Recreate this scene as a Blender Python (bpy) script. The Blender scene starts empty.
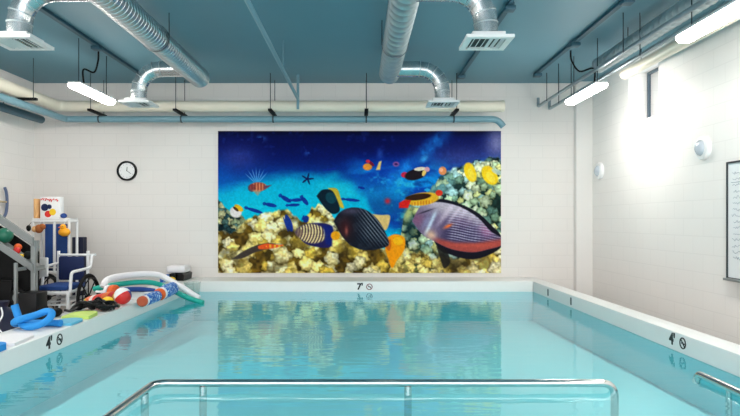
import bpy, bmesh, math, random
import numpy as np
from mathutils import Vector, Matrix, Euler

random.seed(7)
PI = math.pi
sc = bpy.context.scene
COL = sc.collection

# ------------------------------------------------------------------ frame of reference
H = 1.40            # eye height above the deck
F = 600.0           # focal length in pixels of a 740 px wide frame
WATER = 0.292
CURB = 0.45
CEIL = 3.68
YB = 10.0           # far wall
XL, XR = -5.43, 3.83
PL, PR, PB, PN = -2.58, 2.68, 9.28, 1.2     # pool basin inner faces


def P(px, py, d):
    return Vector(((px - 360.0) * d / F, d, H + (220.0 - py) * d / F))


def lin(c):
    out = []
    for v in c:
        v = v / 255.0
        out.append(v / 12.92 if v <= 0.04045 else ((v + 0.055) / 1.055) ** 2.4)
    return out


# ------------------------------------------------------------------ materials
def pbsdf(name):
    m = bpy.data.materials.new(name)
    m.use_nodes = True
    nt = m.node_tree
    return m, nt, nt.nodes['Principled BSDF']


def mat(name, rgb, rough=0.5, metal=0.0, var=0.06, scale=14.0, bump=0.0, bscale=60.0, spec=None, trans=0.0):
    m, nt, b = pbsdf(name)
    c = lin(rgb)
    tc = nt.nodes.new('ShaderNodeTexCoord')
    nz = nt.nodes.new('ShaderNodeTexNoise')
    nz.inputs['Scale'].default_value = scale
    nz.inputs['Detail'].default_value = 3
    nt.links.new(tc.outputs['Object'], nz.inputs['Vector'])
    mx = nt.nodes.new('ShaderNodeMix')
    mx.data_type = 'RGBA'
    mx.inputs['A'].default_value = [min(1, v * (1 - var)) for v in c] + [1]
    mx.inputs['B'].default_value = [min(1, v * (1 + var)) for v in c] + [1]
    nt.links.new(nz.outputs['Fac'], mx.inputs['Factor'])
    nt.links.new(mx.outputs['Result'], b.inputs['Base Color'])
    b.inputs['Roughness'].default_value = rough
    b.inputs['Metallic'].default_value = metal
    if spec is not None:
        b.inputs['Specular IOR Level'].default_value = spec
    if trans:
        b.inputs['Transmission Weight'].default_value = trans
    if bump:
        n2 = nt.nodes.new('ShaderNodeTexNoise')
        n2.inputs['Scale'].default_value = bscale
        nt.links.new(tc.outputs['Object'], n2.inputs['Vector'])
        bp = nt.nodes.new('ShaderNodeBump')
        bp.inputs['Strength'].default_value = bump
        bp.inputs['Distance'].default_value = 0.01
        nt.links.new(n2.outputs['Fac'], bp.inputs['Height'])
        nt.links.new(bp.outputs['Normal'], b.inputs['Normal'])
    return m


def block_mat(name, axis, rgb):
    """painted concrete block, courses 203 mm"""
    m, nt, b = pbsdf(name)
    tc = nt.nodes.new('ShaderNodeTexCoord')
    sp = nt.nodes.new('ShaderNodeSeparateXYZ')
    cb = nt.nodes.new('ShaderNodeCombineXYZ')
    nt.links.new(tc.outputs['Object'], sp.inputs[0])
    nt.links.new(sp.outputs['X' if axis == 'x' else 'Y'], cb.inputs['X'])
    nt.links.new(sp.outputs['Z'], cb.inputs['Y'])
    br = nt.nodes.new('ShaderNodeTexBrick')
    br.offset = 0.5
    br.inputs['Scale'].default_value = 1.0
    br.inputs['Brick Width'].default_value = 0.406
    br.inputs['Row Height'].default_value = 0.203
    br.inputs['Mortar Size'].default_value = 0.006
    br.inputs['Mortar Smooth'].default_value = 0.6
    c = lin(rgb)
    br.inputs['Color1'].default_value = c + [1]
    br.inputs['Color2'].default_value = [v * 0.985 for v in c] + [1]
    br.inputs['Mortar'].default_value = [v * 0.925 for v in c] + [1]
    nt.links.new(cb.outputs[0], br.inputs['Vector'])
    nt.links.new(br.outputs['Color'], b.inputs['Base Color'])
    b.inputs['Roughness'].default_value = 0.5
    b.inputs['Specular IOR Level'].default_value = 0.3
    bp = nt.nodes.new('ShaderNodeBump')
    bp.inputs['Strength'].default_value = 0.15
    bp.inputs['Distance'].default_value = 0.003
    bp.invert = True
    nt.links.new(br.outputs['Fac'], bp.inputs['Height'])
    nt.links.new(bp.outputs['Normal'], b.inputs['Normal'])
    return m


def emit_mat(name, rgb, strength):
    m = bpy.data.materials.new(name)
    m.use_nodes = True
    nt = m.node_tree
    nt.nodes.clear()
    e = nt.nodes.new('ShaderNodeEmission')
    e.inputs['Color'].default_value = lin(rgb) + [1]
    e.inputs['Strength'].default_value = strength
    o = nt.nodes.new('ShaderNodeOutputMaterial')
    nt.links.new(e.outputs[0], o.inputs['Surface'])
    return m


def band_mat(name, axis, stops, rough=0.5):
    """hard colour bands along one object axis; stops = [(position 0..1 of generated coords, rgb)]"""
    m, nt, b = pbsdf(name)
    tc = nt.nodes.new('ShaderNodeTexCoord')
    sp = nt.nodes.new('ShaderNodeSeparateXYZ')
    nt.links.new(tc.outputs['Generated'], sp.inputs[0])
    rp = nt.nodes.new('ShaderNodeValToRGB')
    rp.color_ramp.interpolation = 'CONSTANT'
    els = rp.color_ramp.elements
    while len(els) < len(stops):
        els.new(0.5)
    for e, (p, c) in zip(els, stops):
        e.position = p
        e.color = lin(c) + [1]
    nt.links.new(sp.outputs[axis], rp.inputs['Fac'])
    nt.links.new(rp.outputs['Color'], b.inputs['Base Color'])
    b.inputs['Roughness'].default_value = rough
    return m


def water_mat():
    m = bpy.data.materials.new('pool water')
    m.use_nodes = True
    nt = m.node_tree
    nt.nodes.clear()
    o = nt.nodes.new('ShaderNodeOutputMaterial')
    tr = nt.nodes.new('ShaderNodeBsdfTransparent')
    tr.inputs['Color'].default_value = (0.62, 0.955, 0.975, 1)
    gl = nt.nodes.new('ShaderNodeBsdfGlossy')
    gl.inputs['Roughness'].default_value = 0.012
    gl.inputs['Color'].default_value = (0.93, 0.98, 1.0, 1)
    fr = nt.nodes.new('ShaderNodeFresnel')
    # the sheet does not refract, so it mirrors equally little from above and from below
    ge = nt.nodes.new('ShaderNodeNewGeometry')
    io = nt.nodes.new('ShaderNodeMix')
    io.inputs['A'].default_value = 1.333
    io.inputs['B'].default_value = 1 / 1.333
    nt.links.new(ge.outputs['Backfacing'], io.inputs['Factor'])
    nt.links.new(io.outputs['Result'], fr.inputs['IOR'])
    mx = nt.nodes.new('ShaderNodeMixShader')
    tc = nt.nodes.new('ShaderNodeTexCoord')
    mp = nt.nodes.new('ShaderNodeMapping')
    mp.inputs['Scale'].default_value = (1.1, 4.0, 1)
    nz = nt.nodes.new('ShaderNodeTexNoise')
    nz.inputs['Scale'].default_value = 1.75
    nz.inputs['Detail'].default_value = 2.0
    bp = nt.nodes.new('ShaderNodeBump')
    bp.inputs['Strength'].default_value = 0.20
    bp.inputs['Distance'].default_value = 0.02
    L = nt.links.new
    L(tc.outputs['Object'], mp.inputs['Vector'])
    L(mp.outputs[0], nz.inputs['Vector'])
    L(nz.outputs['Fac'], bp.inputs['Height'])
    L(bp.outputs[0], gl.inputs['Normal'])
    L(bp.outputs[0], fr.inputs['Normal'])
    L(fr.outputs[0], mx.inputs[0])
    L(tr.outputs[0], mx.inputs[1])
    L(gl.outputs[0], mx.inputs[2])
    L(mx.outputs[0], o.inputs['Surface'])
    return m


def pane_mat():
    m = bpy.data.materials.new('window glass')
    m.use_nodes = True
    nt = m.node_tree
    nt.nodes.clear()
    o = nt.nodes.new('ShaderNodeOutputMaterial')
    tr = nt.nodes.new('ShaderNodeBsdfTransparent')
    tr.inputs['Color'].default_value = (0.86, 0.94, 0.98, 1)
    gl = nt.nodes.new('ShaderNodeBsdfGlossy')
    gl.inputs['Roughness'].default_value = 0.02
    fr = nt.nodes.new('ShaderNodeFresnel')
    fr.inputs['IOR'].default_value = 1.25
    mx = nt.nodes.new('ShaderNodeMixShader')
    nt.links.new(fr.outputs[0], mx.inputs[0])
    nt.links.new(tr.outputs[0], mx.inputs[1])
    nt.links.new(gl.outputs[0], mx.inputs[2])
    nt.links.new(mx.outputs[0], o.inputs['Surface'])
    return m


def clear_mat(name, rgb, fac):
    m = bpy.data.materials.new(name)
    m.use_nodes = True
    nt = m.node_tree
    b = nt.nodes['Principled BSDF']
    b.inputs['Base Color'].default_value = lin(rgb) + [1]
    b.inputs['Roughness'].default_value = 0.2
    o = nt.nodes['Material Output']
    tr = nt.nodes.new('ShaderNodeBsdfTransparent')
    mx = nt.nodes.new('ShaderNodeMixShader')
    mx.inputs[0].default_value = fac
    nt.links.new(tr.outputs[0], mx.inputs[1])
    nt.links.new(b.outputs[0], mx.inputs[2])
    nt.links.new(mx.outputs[0], o.inputs['Surface'])
    return m


M = dict(
    wall_x=block_mat('painted block wall', 'x', (230, 225, 221)),
    wall_y=block_mat('painted block side wall', 'y', (240, 236, 233)),
    plain=mat('smooth white paint', (228, 225, 222), 0.5, var=0.01),
    ceiling=mat('teal painted ceiling', (94, 138, 153), 0.55, var=0.05, scale=0.8),
    deck=mat('deck tile', (176, 166, 160), 0.5, var=0.05, scale=3),
    curb=mat('white curb plaster', (232, 232, 230), 0.35, var=0.02),
    basin=mat('pool plaster', (203, 229, 234), 0.6, var=0.02, scale=2),
    basin_wall=mat('pool wall plaster', (128, 204, 214), 0.6, var=0.02, scale=2),
    water=water_mat(),
    pane=pane_mat(),
    galv=mat('galvanised steel', (190, 197, 200), 0.30, 0.88, var=0.10, scale=6),
    galv_elbow=mat('galvanised elbow steel', (196, 202, 204), 0.25, 0.9, var=0.14, scale=7, bump=0.14, bscale=9),
    galv_dull=mat('dull galvanised steel', (176, 190, 194), 0.42, 0.75, var=0.06, scale=5),
    seam=mat('duct seam', (120, 128, 130), 0.4, 0.8),
    steel=mat('stainless steel', (205, 205, 203), 0.16, 1.0, var=0.02),
    white_metal=mat('white enamel', (228, 230, 230), 0.35, var=0.01),
    vent_dark=mat('vent interior', (58, 60, 60), 0.7),
    lens=emit_mat('lit lamp lens', (255, 250, 241), 27.0),
    cream=mat('cream pipe jacket', (225, 217, 200), 0.4, var=0.04, scale=3),
    tealpipe=mat('teal painted pipe', (112, 150, 163), 0.35, var=0.05),
    tealdark=mat('dark teal painted strut', (44, 84, 100), 0.5, var=0.06),
    greypipe=mat('grey steel conduit', (142, 156, 163), 0.35, 0.5),
    black=mat('black rubber', (14, 14, 15), 0.6, spec=0.2),
    blackgloss=mat('black plastic', (14, 14, 16), 0.4, spec=0.25),
    rod=mat('dark threaded rod', (46, 60, 66), 0.5, 0.4),
    navy=mat('navy fabric', (12, 32, 80), 0.75, var=0.15, bump=0.2, bscale=90),
    blue=mat('blue mesh fabric', (18, 62, 128), 0.75, var=0.18, bump=0.2, bscale=90),
    deepnavy=mat('dark navy vinyl', (14, 20, 52), 0.5),
    pvc=mat('white pvc tube', (235, 235, 236), 0.3, var=0.01),
    grey=mat('grey painted steel', (138, 142, 142), 0.42, 0.3, var=0.05),
    noodle_blue=mat('blue foam', (28, 138, 214), 0.65, var=0.06, bump=0.15, bscale=150),
    noodle_teal=mat('teal foam', (16, 168, 150), 0.6, var=0.06, bump=0.15, bscale=150),
    noodle_white=mat('white foam', (238, 234, 236), 0.6, var=0.02, bump=0.15, bscale=150),
    noodle_navy=mat('navy foam', (22, 66, 140), 0.6, var=0.06),
    float_blue=mat('blue speckled foam', (34, 112, 196), 0.6, var=0.75, scale=45, bump=0.3, bscale=80),
    orange=mat('orange foam', (232, 98, 38), 0.55),
    rust=mat('brown orange foam', (190, 84, 50), 0.55),
    yellow=mat('yellow plastic', (244, 200, 30), 0.4),
    duck=mat('duck yellow', (246, 168, 24), 0.4),
    red=mat('red plastic', (214, 38, 34), 0.4),
    green=mat('green rubber', (22, 108, 84), 0.4),
    brown=mat('brown plush', (168, 96, 48), 0.9, bump=0.4),
    peach=mat('peach plush', (226, 176, 120), 0.9, bump=0.4),
    white=mat('white plastic', (238, 238, 238), 0.4, var=0.02),
    lime=mat('lime foam', (202, 226, 112), 0.6),
    sky=mat('light blue foam', (96, 182, 214), 0.6),
    ink=mat('black ink', (24, 24, 26), 0.6),
    inkred=mat('dark red ink', (120, 40, 50), 0.6),
    pen=mat('blue grey marker', (142, 152, 166), 0.6),
    board=mat('whiteboard', (236, 238, 240), 0.2, var=0.01),
    frame_dark=mat('dark aluminium', (66, 70, 74), 0.4, 0.6),
    winframe=mat('dark window frame', (84, 100, 112), 0.4, 0.3),
    tan=mat('tan rubber', (120, 104, 84), 0.6),
    dome=mat('pale grey lens', (196, 204, 214), 0.2, var=0.01),
    squeegee=mat('slate blue plastic', (92, 108, 142), 0.4),
    wood=mat('pale pole', (196, 178, 140), 0.5),
    clear=clear_mat('clear plastic', (170, 196, 190), 0.22),
)

fm = M['float_blue']
nt_ = fm.node_tree
nz_ = nt_.nodes.new('ShaderNodeTexNoise')
nz_.inputs['Scale'].default_value = 34
nz_.inputs['Detail'].default_value = 2
rp_ = nt_.nodes.new('ShaderNodeValToRGB')
rp_.color_ramp.elements[0].position = 0.53
rp_.color_ramp.elements[0].color = lin((30, 104, 192)) + [1]
rp_.color_ramp.elements[1].position = 0.62
rp_.color_ramp.elements[1].color = lin((196, 220, 240)) + [1]
tc_ = nt_.nodes.new('ShaderNodeTexCoord')
nt_.links.new(tc_.outputs['Object'], nz_.inputs['Vector'])
nt_.links.new(nz_.outputs['Fac'], rp_.inputs['Fac'])
nt_.links.new(rp_.outputs['Color'], nt_.nodes['Principled BSDF'].inputs['Base Color'])

# ------------------------------------------------------------------ mesh helpers
ORG = {}


def catmull(pts, n=8):
    pts = [Vector(p) for p in pts]
    q = [pts[0] * 2 - pts[1]] + pts + [pts[-1] * 2 - pts[-2]]
    out = []
    for i in range(1, len(q) - 2):
        a, b, c, d = q[i - 1], q[i], q[i + 1], q[i + 2]
        for k in range(n):
            t = k / n
            out.append(0.5 * ((2 * b) + (c - a) * t + (2 * a - 5 * b + 4 * c - d) * t * t + (3 * b - a - 3 * c + d) * t ** 3))
    out.append(pts[-1])
    return out


class MB:
    def __init__(s):
        s.bm = bmesh.new()

    def box(s, c, size, rot=(0, 0, 0), bevel=0.0, segs=2):
        r = bmesh.ops.create_cube(s.bm, size=1.0)
        vs = r['verts']
        mtx = Matrix.Translation(Vector(c)) @ Euler(rot).to_matrix().to_4x4() @ Matrix.Diagonal((*size, 1))
        if bevel:
            bmesh.ops.transform(s.bm, matrix=Matrix.Diagonal((*size, 1)), verts=vs)
            es = list({e for v in vs for e in v.link_edges})
            rr = bmesh.ops.bevel(s.bm, geom=es, offset=bevel, segments=segs, affect='EDGES', profile=0.5)
            vs = list({v for f in rr['faces'] for v in f.verts} | {v for v in vs if v.is_valid})
            mtx = Matrix.Translation(Vector(c)) @ Euler(rot).to_matrix().to_4x4()
        bmesh.ops.transform(s.bm, matrix=mtx, verts=vs)
        return s

    def b6(s, x0, x1, y0, y1, z0, z1, bevel=0.0):
        return s.box(((x0 + x1) / 2, (y0 + y1) / 2, (z0 + z1) / 2), (abs(x1 - x0), abs(y1 - y0), abs(z1 - z0)), bevel=bevel)

    def tube(s, path, r, segs=10, closed=False, caps=True, rad=None):
        path = [Vector(p) for p in path]
        n = len(path)
        T = []
        for i in range(n):
            if closed:
                t = path[(i + 1) % n] - path[i - 1]
            else:
                t = path[min(i + 1, n - 1)] - path[max(i - 1, 0)]
            T.append(t.normalized())
        up = Vector((0, 0, 1)) if abs(T[0].z) < 0.9 else Vector((1, 0, 0))
        u = (up - T[0] * up.dot(T[0])).normalized()
        rings = []
        for i in range(n):
            u = (u - T[i] * u.dot(T[i])).normalized()
            v = T[i].cross(u)
            rr = r if rad is None else rad[i]
            ring = [s.bm.verts.new(path[i] + (u * math.cos(2 * PI * k / segs) + v * math.sin(2 * PI * k / segs)) * rr) for k in range(segs)]
            rings.append(ring)
        m = n if closed else n - 1
        for i in range(m):
            a, b = rings[i], rings[(i + 1) % n]
            for k in range(segs):
                k2 = (k + 1) % segs
                s.bm.faces.new((a[k], a[k2], b[k2], b[k]))
        if caps and not closed:
            s.bm.faces.new(rings[0][::-1])
            s.bm.faces.new(rings[-1])
        return s

    def lathe(s, prof, c, axis=(0, 0, 1), segs=24):
        """prof = [(radius, height)] spun about axis through c"""
        ax = Vector(axis).normalized()
        up = Vector((0, 0, 1)) if abs(ax.z) < 0.9 else Vector((1, 0, 0))
        u = (up - ax * up.dot(ax)).normalized()
        v = ax.cross(u)
        c = Vector(c)
        rings = []
        for (r, h) in prof:
            if r < 1e-5:
                rings.append([s.bm.verts.new(c + ax * h)])
            else:
                rings.append([s.bm.verts.new(c + ax * h + (u * math.cos(2 * PI * k / segs) + v * math.sin(2 * PI * k / segs)) * r) for k in range(segs)])
        for a, b in zip(rings, rings[1:]):
            for k in range(segs):
                k2 = (k + 1) % segs
                if len(a) == 1 and len(b) == 1:
                    continue
                if len(a) == 1:
                    s.bm.faces.new((a[0], b[k2], b[k]))
                elif len(b) == 1:
                    s.bm.faces.new((a[k], a[k2], b[0]))
                else:
                    s.bm.faces.new((a[k], a[k2], b[k2], b[k]))
        return s

    def ball(s, c, r, scale=(1, 1, 1), rot=(0, 0, 0), seg=16):
        rr = bmesh.ops.create_uvsphere(s.bm, u_segments=seg, v_segments=seg // 2 + 2, radius=r)
        mtx = Matrix.Translation(Vector(c)) @ Euler(rot).to_matrix().to_4x4() @ Matrix.Diagonal((*scale, 1))
        bmesh.ops.transform(s.bm, matrix=mtx, verts=rr['verts'])
        return s

    def prism(s, outline, y0, y1, axis='y'):
        """closed outline of (a,b) extruded along an axis"""
        def mk(a, b, t):
            return {'y': (a, t, b), 'x': (t, a, b), 'z': (a, b, t)}[axis]
        A = [s.bm.verts.new(mk(a, b, y0)) for a, b in outline]
        B = [s.bm.verts.new(mk(a, b, y1)) for a, b in outline]
        n = len(A)
        s.bm.faces.new(A)
        s.bm.faces.new(B[::-1])
        for i in range(n):
            s.bm.faces.new((A[i], B[i], B[(i + 1) % n], A[(i + 1) % n]))
        return s

    def build(s, name, m, parent=None, smooth=35):
        bmesh.ops.recalc_face_normals(s.bm, faces=s.bm.faces[:])
        if parent is not None:
            bmesh.ops.translate(s.bm, verts=s.bm.verts[:], vec=-ORG[parent.name])
        me = bpy.data.meshes.new(name)
        s.bm.to_mesh(me)
        s.bm.free()
        me.materials.append(m)
        if smooth:
            me.polygons.foreach_set('use_smooth', [True] * len(me.polygons))
            me.set_sharp_from_angle(angle=math.radians(smooth))
        o = bpy.data.objects.new(name, me)
        COL.objects.link(o)
        if parent is not None:
            o.parent = parent
            ORG[o.name] = ORG[parent.name]
        else:
            ORG[o.name] = Vector((0, 0, 0))
        return o


def tag(o, label, cat, group=None, kind=None):
    o['label'] = label
    o['category'] = cat
    if group:
        o['group'] = group
    if kind:
        o['kind'] = kind
    return o


def thing(name, loc, label, cat, group=None):
    o = bpy.data.objects.new(name, None)
    o.empty_display_size = 0.1
    COL.objects.link(o)
    o.location = loc
    ORG[o.name] = Vector(loc)
    return tag(o, label, cat, group)


def struct(o, label=None, cat=None):
    o['kind'] = 'structure'
    if label:
        o['label'] = label
    if cat:
        o['category'] = cat
    return o


def copy_thing(root, loc, rz=None, label=None):
    r = root.copy()
    COL.objects.link(r)
    r.location = loc
    if rz is not None:
        r.rotation_euler = (0, 0, rz)
    if label:
        r['label'] = label
    ORG[r.name] = Vector(loc)
    for ch in list(root.children):
        c = ch.copy()
        COL.objects.link(c)
        c.parent = r
        for g in list(ch.children):
            d = g.copy()
            COL.objects.link(d)
            d.parent = c
    return r


def text_mesh(name, s, size, mtx, m, parent, depth=0.0015):
    cu = bpy.data.curves.new('glyphs', 'FONT')
    cu.body = s
    cu.size = size
    cu.align_x = 'CENTER'
    cu.align_y = 'CENTER'
    cu.extrude = depth
    cu.offset = 0.005
    tmp = bpy.data.objects.new('glyphs', cu)
    COL.objects.link(tmp)
    dg = bpy.context.evaluated_depsgraph_get()
    me = bpy.data.meshes.new_from_object(tmp.evaluated_get(dg))
    bpy.data.objects.remove(tmp)
    me.transform(mtx)
    me.transform(Matrix.Translation(-ORG[parent.name]))
    me.materials.clear()
    me.materials.append(m)
    o = bpy.data.objects.new(name, me)
    COL.objects.link(o)
    o.parent = parent
    ORG[o.name] = ORG[parent.name]
    return o


# ------------------------------------------------------------------ the setting
y0 = -2.5
struct(MB().b6(XL, XR, y0, PN - 0.4, -0.1, 0).b6(XL, PL - 0.46, PN - 0.4, YB, -0.1, 0)
       .b6(PR + 0.22, XR, PN - 0.4, YB, -0.1, 0).build('floor', M['deck'], smooth=0), 'grey tiled pool deck behind the white curb', 'floor')
struct(MB().b6(XL - 0.2, XR + 0.30, y0, YB + 0.2, CEIL, CEIL + 0.15).build('ceiling', M['ceiling'], smooth=0), 'teal painted ceiling over the pool', 'ceiling')
struct(MB().b6(XL - 0.2, XR + 0.30, YB, YB + 0.2, -0.1, CEIL).build('wall_far', M['wall_x'], smooth=0), 'white block wall behind the mural', 'wall')
struct(MB().b6(XL - 0.2, XL, y0, YB, -0.1, CEIL).build('wall_left', M['wall_y'], smooth=0), 'white block wall at the left', 'wall')
WY0, WY1, WZ0, WZ1 = 7.70, 8.56, 2.76, 3.50
struct(MB().b6(XR, XR + 0.30, y0, WY0, -0.1, CEIL).b6(XR, XR + 0.30, WY1, YB, -0.1, CEIL)
       .b6(XR, XR + 0.30, WY0, WY1, -0.1, WZ0).b6(XR, XR + 0.30, WY0, WY1, WZ1, CEIL)
       .build('wall_right', M['wall_y'], smooth=0), 'white block wall with the high window', 'wall')
struct(MB().b6(3.56, XR - 0.002, YB - 0.13, YB, 0, CEIL).build('pillar', M['plain'], smooth=0), 'white boxed column in the far right corner', 'pillar')

w = struct(bpy.data.objects.new('window_1', None), 'small high window in the right wall', 'window')
COL.objects.link(w)
w.location = (XR + 0.28, (WY0 + WY1) / 2, WZ0)
ORG[w.name] = Vector(w.location)
fx0, fx1, ft = XR + 0.265, XR + 0.298, 0.035
MB().b6(fx0, fx1, WY0, WY0 + ft, WZ0, WZ1).b6(fx0, fx1, WY1 - ft, WY1, WZ0, WZ1).b6(fx0, fx1, WY0 + ft, WY1 - ft, WZ0, WZ0 + ft)\
    .b6(fx0, fx1, WY0 + ft, WY1 - ft, WZ1 - ft, WZ1).build('window_frame', M['winframe'], w)
pn = MB()
pn.bm.faces.new([pn.bm.verts.new((XR + 0.284, a, c)) for a, c in ((WY0 + ft, WZ0 + ft), (WY1 - ft, WZ0 + ft), (WY1 - ft, WZ1 - ft), (WY0 + ft, WZ1 - ft))])
pn.build('pane', M['pane'], w, smooth=0)

# pool: curb ring, basin, water
cb = MB()
cb.b6(PL - 0.46, PL, PN - 0.4, YB - 0.001, 0.0, CURB, bevel=0.012)
cb.b6(PR, PR + 0.22, PN - 0.4, YB - 0.001, 0.0, CURB, bevel=0.012)
cb.b6(PL + 0.0005, PR - 0.0005, PB, YB - 0.001, 0.0, CURB - 0.0005, bevel=0.012)
cb.b6(PL + 0.0005, PR - 0.0005, PN - 0.4, PN, 0.0, CURB - 0.0005, bevel=0.012)
struct(cb.build('pool_curb', M['curb']), 'raised white curb running round the pool', 'pool curb')

bm = bmesh.new()
zf, zn = WATER - 0.45, WATER - 0.30
v = [bm.verts.new(p) for p in ((PL, PN, zn), (PR, PN, zn), (PR, PB, zf), (PL, PB, zf))]
bm.faces.new(v)
me = bpy.data.meshes.new('pool_floor')
bm.to_mesh(me)
bm.free()
me.materials.append(M['basin'])
pf = bpy.data.objects.new('pool_floor', me)
COL.objects.link(pf)
sd = pf.modifiers.new('slab', 'SOLIDIFY')
sd.thickness = 0.1
sd.offset = -1
struct(pf, 'pale blue sloping floor under the water', 'pool floor')
bw = MB()
bw.prism([(PN, zn), (PB, zf), (PB, WATER - 0.004), (PN, WATER - 0.004)], PL, PL + 0.01, 'x')
bw.prism([(PN, zn), (PB, zf), (PB, WATER - 0.004), (PN, WATER - 0.004)], PR - 0.01, PR, 'x')
bw.b6(PL + 0.01, PR - 0.01, PB - 0.01, PB, zf, WATER - 0.004)
bw.b6(PL + 0.01, PR - 0.01, PN, PN + 0.01, zn, WATER - 0.004)
struct(bw.build('pool_wall', M['basin_wall'], smooth=0), 'blue plaster walls of the pool under water', 'pool wall')
bm = bmesh.new()
bm.faces.new([bm.verts.new(p) for p in ((PL, PN, WATER), (PR, PN, WATER), (PR, PB, WATER), (PL, PB, WATER))])
me = bpy.data.meshes.new('pool_water')
bm.to_mesh(me)
bm.free()
me.materials.append(M['water'])
wt = bpy.data.objects.new('pool_water', me)
COL.objects.link(wt)
struct(wt, 'still turquoise water filling the pool', 'water')

# ------------------------------------------------------------------ mural
NX, NY = 566, 284
gx = 218 + (np.arange(NX) + 0.5) * 283 / NX
gy = 131 + (np.arange(NY) + 0.5) * 142 / NY
X, Y = np.meshgrid(gx, gy)
rng = np.random.default_rng(11)


def vnoise(x, y, sx, sy, seed):
    r = np.random.default_rng(seed)
    g = r.random((80, 80))
    u, w_ = np.asarray(x) / sx, np.asarray(y) / sy
    i, j = np.floor(u).astype(int), np.floor(w_).astype(int)
    fu, fv = u - i, w_ - j
    fu, fv = fu * fu * (3 - 2 * fu), fv * fv * (3 - 2 * fv)
    i0, i1, j0, j1 = i % 80, (i + 1) % 80, j % 80, (j + 1) % 80
    return (g[i0, j0] * (1 - fu) * (1 - fv) + g[i1, j0] * fu * (1 - fv) + g[i0, j1] * (1 - fu) * fv + g[i1, j1] * fu * fv)


def fbm(sx, sy, seed):
    return (vnoise(X, Y, sx, sy, seed) * 0.55 + vnoise(X, Y, sx / 2, sy / 2, seed + 1) * 0.3 + vnoise(X, Y, sx / 4, sy / 4, seed + 2) * 0.15)


IMG = np.zeros((NY, NX, 3))


def blend(mask, col):
    global IMG
    col = np.asarray(col, float)
    if col.ndim == 1:
        col = col[None, None, :]
    IMG = IMG * (1 - mask[..., None]) + col * mask[..., None]


def sm(a, b, t):
    t = np.clip((t - a) / (b - a), 0, 1)
    return t * t * (3 - 2 * t)


def gauss(cx, cy, rx, ry, ang=0):
    c, s_ = math.cos(ang), math.sin(ang)
    u, w_ = (X - cx) * c + (Y - cy) * s_, -(X - cx) * s_ + (Y - cy) * c
    return np.exp(-(u / rx) ** 2 - (w_ / ry) ** 2)


# open water
for yy, c in ((131, (0, 14, 80)), (150, (0, 24, 98)), (164, (0, 52, 132)), (177, (0, 98, 172)), (190, (0, 148, 196)), (205, (4, 176, 206)), (225, (20, 180, 200))):
    blend(sm(yy - 9, yy + 9, Y), c)
rmask = sm(335, 375, X)
blend(rmask * sm(150, 170, Y), (6, 62, 158))
blend(rmask * sm(150, 175, Y) * sm(0.42, 0.72, fbm(22, 9, 3)), (14, 140, 215))
blend(rmask * sm(165, 185, Y) * sm(0.55, 0.75, fbm(7, 5, 203)) * 0.8, (60, 190, 225))
blend(rmask * sm(165, 185, Y) * sm(0.55, 0.75, fbm(8, 5, 213)) * 0.6, (4, 50, 120))
blend(gauss(375, 196, 30, 16) * 0.8, (14, 130, 190))
blend(gauss(385, 208, 26, 12) * 0.7, (10, 90, 140))
blend(sm(-9, 8, Y + (fbm(24, 10, 401) - 0.5) * 14 - np.interp(X, [218, 240, 262, 285, 310, 335, 350, 366, 380], [194, 189, 182, 176, 173, 176, 184, 198, 230])) * 0.88, (0, 184, 216))
blend(gauss(335, 192, 16, 10) * 0.4, (90, 206, 216))
blend(sm(0.55, 0.8, fbm(16, 6, 207)) * sm(178, 190, Y) * (1 - rmask) * 0.35, (60, 208, 224))
blend(gauss(238, 158, 22, 14) * 0.7, (62, 72, 146))
blend(gauss(222, 178, 12, 16) * 0.5, (0, 90, 180))
blend(gauss(462, 158, 36, 15) * 0.75, (66, 70, 130))
blend(gauss(497, 143, 12, 16) * 0.75, (150, 148, 186))
st = np.exp(-(((X - 420) * 0.64 + (Y - 156) * 0.77) / 7) ** 2) * sm(372, 400, X) * (1 - sm(445, 460, X))
blend(st * (0.35 + 0.5 * sm(0.4, 0.8, fbm(9, 9, 21))), (30, 140, 225))
blend(gauss(424, 159, 5, 3, -0.7) * 0.7, (80, 190, 245))
blend(gauss(261, 139, 5, 3) * sm(0.45, 0.7, fbm(5, 5, 31)) * 0.8, (70, 120, 190))
blend(gauss(309, 151, 5, 4) * sm(0.45, 0.7, fbm(6, 6, 35)) * 0.7, (70, 120, 200))
blend(gauss(380, 154, 3, 5) * 0.5, (60, 110, 200))
blend(sm(0.62, 0.85, fbm(7, 7, 41)) * (1 - sm(150, 165, Y)) * 0.25, (50, 90, 180))


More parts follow.
